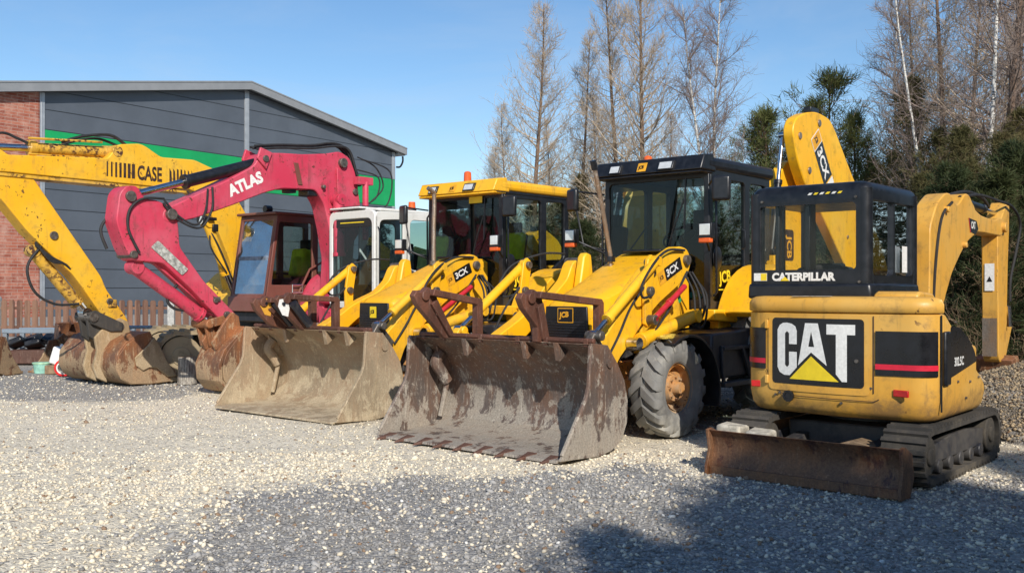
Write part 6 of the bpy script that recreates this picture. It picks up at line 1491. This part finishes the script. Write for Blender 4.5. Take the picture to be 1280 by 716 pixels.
for key, px, dp, h, lb in (('larch0', 668, 30, 10.1, 'tall bare larch rising alone above the yellow cab roof'), ('larch1', 722, 31, 9.5, 'slender bare larch right of the tallest lone larch'), ('larch1', 778, 28.5, 10.6, 'reddish bare larch directly left of the darker trunked larch'), ('larch2', 803, 27.5, 11.4, 'bare larch with a dark trunk left of the white birch'),
        ('larch2', 612, 36, 6.6, 'small bare larch at the left end of the tree row'), ('larch0', 638, 34, 7.8, 'short bare larch just left of the tall lone larch'), ('larch1', 694, 36, 7.6, 'low bare larch between the two tallest lone larches'), ('larch2', 750, 34, 8.0, 'low bare larch behind the raised exhaust pipe'), ('larch0', 835, 34, 7.5, 'low bare larch behind the black cab roof'),
        ('larch2', 1150, 26, 9.8, 'bare larch behind the black roof of the small digger'), ('larch1', 1185, 23, 10.5, 'purplish bare larch above the small digger boom'), ('larch0', 1262, 22, 11.5, 'tall bare larch near the right edge'), ('larch2', 1208, 25, 10.2, 'bare larch half behind the mottled birch'), ('larch1', 1248, 26, 8.5, 'shorter bare larch between the thick brown trunk and the right edge')): tree(key, px, dp, h, lb, gl)
for key, px, dp, h, lb in (('birch0', 884, 27, 10.4, 'white twin-stemmed birch above the black cab'), ('birch1', 1106, 25, 8.9, 'thin bare birch right of the raised yellow digging arm'), ('birch1', 1217, 19, 11.0, 'tall birch with mottled white trunk near the right edge'), ('birch0', 925, 31, 6.5, 'small birch spreading right of the twin-stemmed birch'), ('birch1', 1172, 20, 9.0, 'pale birch stem among brown conifers')): tree(key, px, dp, h, lb, 'bare birches')
tree('brown0', 1238, 19.6, 12.5, 'thick brown bare trunk beside the mottled birch', 'bare broadleaf trees'); tree('brown0', 1280, 21.5, 9.5, 'bare branching tree leaning in from the right edge', 'bare broadleaf trees')
gp = 'green pines behind the machines'
for key, px, dp, h, lb in (('pine0', 962, 27, 6.3, 'green pine just right of the black cab roof'), ('pine1', 990, 29, 6.4, 'narrow green pine left of the raised digging arm'), ('pine0', 1044, 26, 7.1, 'tallest green pine behind the raised digging arm'), ('pine1', 1072, 25, 5.6, 'green pine right of the raised digging arm'), ('pine1', 1018, 28, 6.6, 'green pine half hidden by the raised digging arm'), ('pine1', 930, 31, 4.6, 'low green pine behind the black cab'),
        ('pine0', 862, 33, 4.6, 'low green pine under the twin birch'), ('pine1', 1098, 27, 4.8, 'low green pine behind the small digger cab'), ('pine0', 700, 33, 4.2, 'low green pine between the yellow and black cabs'), ('pine1', 645, 33, 3.9, 'small green pine behind the yellow cab roof')): tree(key, px, dp, h, lb, gp)
ol = 'brownish conifers at the right'
for key, px, dp, h, lb in (('olive0', 1138, 22, 5.9, 'brown-green conifer with a round dark top right of the thin birch'), ('olive1', 1168, 20, 4.5, 'brown conifer behind the small digger cab window'), ('olive0', 1200, 18.5, 4.3, 'brown conifer above the small digger boom'), ('olive1', 1246, 18, 4.1, 'brown conifer behind the thick bare trunk'), ('olive0', 1282, 19, 4.7, 'brown conifer cut by the right edge'), ('olive1', 1120, 24, 4.6, 'low brown conifer left of the round topped one'),
        ('olive1', 735, 29, 4.6, 'brown bushy conifer behind the exhaust pipe'), ('olive0', 768, 30, 4.4, 'brown bushy conifer left of the black cab'), ('olive1', 700, 30, 4.0, 'brown bushy conifer right of the yellow cab roof'), ('olive0', 665, 31, 3.9, 'brown bushy conifer behind the yellow cab'), ('olive1', 815, 29, 4.4, 'brown bushy conifer behind the black cab windscreen'), ('olive0', 608, 32, 3.6, 'brown bushy conifer at the left end of the row')): tree(key, px, dp, h, lb, ol)
sg = 'conifers by the gravel heap'
for key, px, dp, h, lb in (('spruce0', 1196, 16.0, 3.3, 'dark spruce seen through the small digger boom arch'), ('spruce1', 1240, 15.2, 3.1, 'dark spruce directly behind the upright digger stick'), ('spruce0', 1282, 15.8, 3.6, 'dark spruce at the right edge above the heap'), ('olive0', 1160, 18, 3.4, 'brownish conifer behind the small digger cab'), ('olive1', 1215, 17.5, 3.6, 'brownish conifer behind the boom bend'), ('olive0', 1262, 17.6, 3.9, 'brownish conifer right of the upright stick'), ('spruce0', 1120, 21, 3.4, 'dark spruce left of the small digger boom')): tree(key, px, dp, h, lb, sg)
bgp = 'conifers seen through the cab windows'
for px, dp, h, key, lb in ((575, 27, 2.6, 'spruce0', 'low conifer glimpsed right of the white cab'), (625, 28, 3.0, 'spruce1', 'low conifer seen through the yellow roofed cab'), (672, 27, 3.0, 'spruce0', 'low conifer behind the rear corner of the yellow roofed cab'), (730, 26, 3.1, 'spruce1', 'low conifer behind the leaning exhaust pipe'), (785, 26, 3.2, 'spruce0', 'low conifer seen through the left of the black roofed windscreen'), (835, 25, 3.5, 'spruce1', 'low conifer seen through the middle of the black roofed windscreen'), (880, 26, 3.6, 'spruce0', 'low conifer behind the front pillar of the black roofed cab'), (935, 24, 3.6, 'spruce1', 'low conifer seen through the black roofed cab door'), (985, 24, 3.7, 'spruce0', 'low conifer behind the left of the small digger cab'), (1030, 23, 3.7, 'spruce1', 'low conifer behind the middle of the small digger cab'), (1080, 22, 3.6, 'spruce0', 'low conifer behind the right corner of the small digger cab')):
    tree(key, px, dp, h, lb, bgp)
# conifers behind the photographer, outside the picture, whose shade falls on the lower right
for i, (x, y, h) in enumerate(((2.8, -2.5, 5.2), (3.75, -3.7, 6.5), (4.75, -3.5, 7.0), (5.6, -3.3, 6.9), (7.0, -3.0, 7.3), (8.8, -2.6, 7.6), (10.5, 2.5, 6.0), (10.8, 5.5, 6.5), (10.6, 8.0, 6.0), (11.2, 10.8, 6.5), (11.5, 13.5, 6.5))):
    t = tree('spruce%d' % (i % 2), 640, 5, h, 'dark conifer at the yard edge outside the picture', 'conifers at the yard edge outside the picture'); t.location = (x, y, -.02)
# distant wood
m = MB(); rr = random.Random(2); pts = [(-400, -2)]
x = -400
while x < 400: pts.append((x, 5+rr.uniform(0, 3.5))); x += rr.uniform(2, 6)
pts += [(400, -2)]
m.prism(pts, 150, 160); o = P('distant_woods', m, 'spruce', None, smooth=0); o['kind'] = 'structure'
# ------------------------------------------------------------------ camera, light
cam = bpy.data.cameras.new('camera'); co = link(bpy.data.objects.new('camera', cam))
co.location = (0, 0, 1.45); co.rotation_euler = (R(90), 0, 0); cam.sensor_width = 36; cam.lens = 36*1233/1280; cam.shift_y = 2/1280; cam.clip_end = 2000; cam.clip_start = .1
scene.camera = co
W = bpy.data.worlds.new('World'); scene.world = W; W.use_nodes = True
nt = W.node_tree; bg = nt.nodes['Background']; sky = nt.nodes.new('ShaderNodeTexSky'); sky.sky_type = 'NISHITA'; sky.sun_disc = False
SUN_EL = 33; SUN_AZ = (.24, -.97)
sky.sun_elevation = R(SUN_EL); sky.sun_rotation = math.atan2(SUN_AZ[0], SUN_AZ[1]) % (2*PI)
sky.air_density = 1.0; sky.dust_density = .3; sky.ozone_density = 2.2; sky.altitude = 300
hs = nt.nodes.new('ShaderNodeHueSaturation'); hs.inputs['Saturation'].default_value = 1.16; hs.inputs['Value'].default_value = 1.22
nt.links.new(sky.outputs[0], hs.inputs['Color']); tcw = nt.nodes.new('ShaderNodeTexCoord'); dv = tcw.outputs['Generated']; el = sepz(nt, dv)[2]
cl = noise(nt, vscale(nt, dv, (1, 1, 3.2)), 2.6, 9, .62, .6)
cm = mth(nt, 'MULTIPLY', mth(nt, 'MULTIPLY', ramp(nt, cl, .43, .70), ramp(nt, el, .42, .04)), .42)
hz_ = mth(nt, 'ADD', cm, ramp(nt, el, .22, .0, 0, .22), clamp=True)
nt.links.new(mixc(nt, hz_, hs.outputs[0], (5.2, 6.1, 7.2)), bg.inputs[0]); bg.inputs[1].default_value = .112
sl = bpy.data.lights.new('sun', 'SUN'); sl.energy = 5.0; sl.angle = R(.53); sl.color = (1, .94, .85)
so = link(bpy.data.objects.new('sun', sl))
d = Vector((SUN_AZ[0]*math.cos(R(SUN_EL)), SUN_AZ[1]*math.cos(R(SUN_EL)), math.sin(R(SUN_EL))))
so.rotation_euler = d.to_track_quat('Z', 'Y').to_euler(); so.location = (6, -20, 15)
scene.view_settings.view_transform = 'Standard'; scene.view_settings.look = 'None'; scene.view_settings.exposure = 0; scene.view_settings.gamma = 1
scene.render.engine = 'CYCLES'
scene.cycles.max_bounces = 6; scene.cycles.transparent_max_bounces = 16; scene.cycles.diffuse_bounces = 3; scene.cycles.glossy_bounces = 3
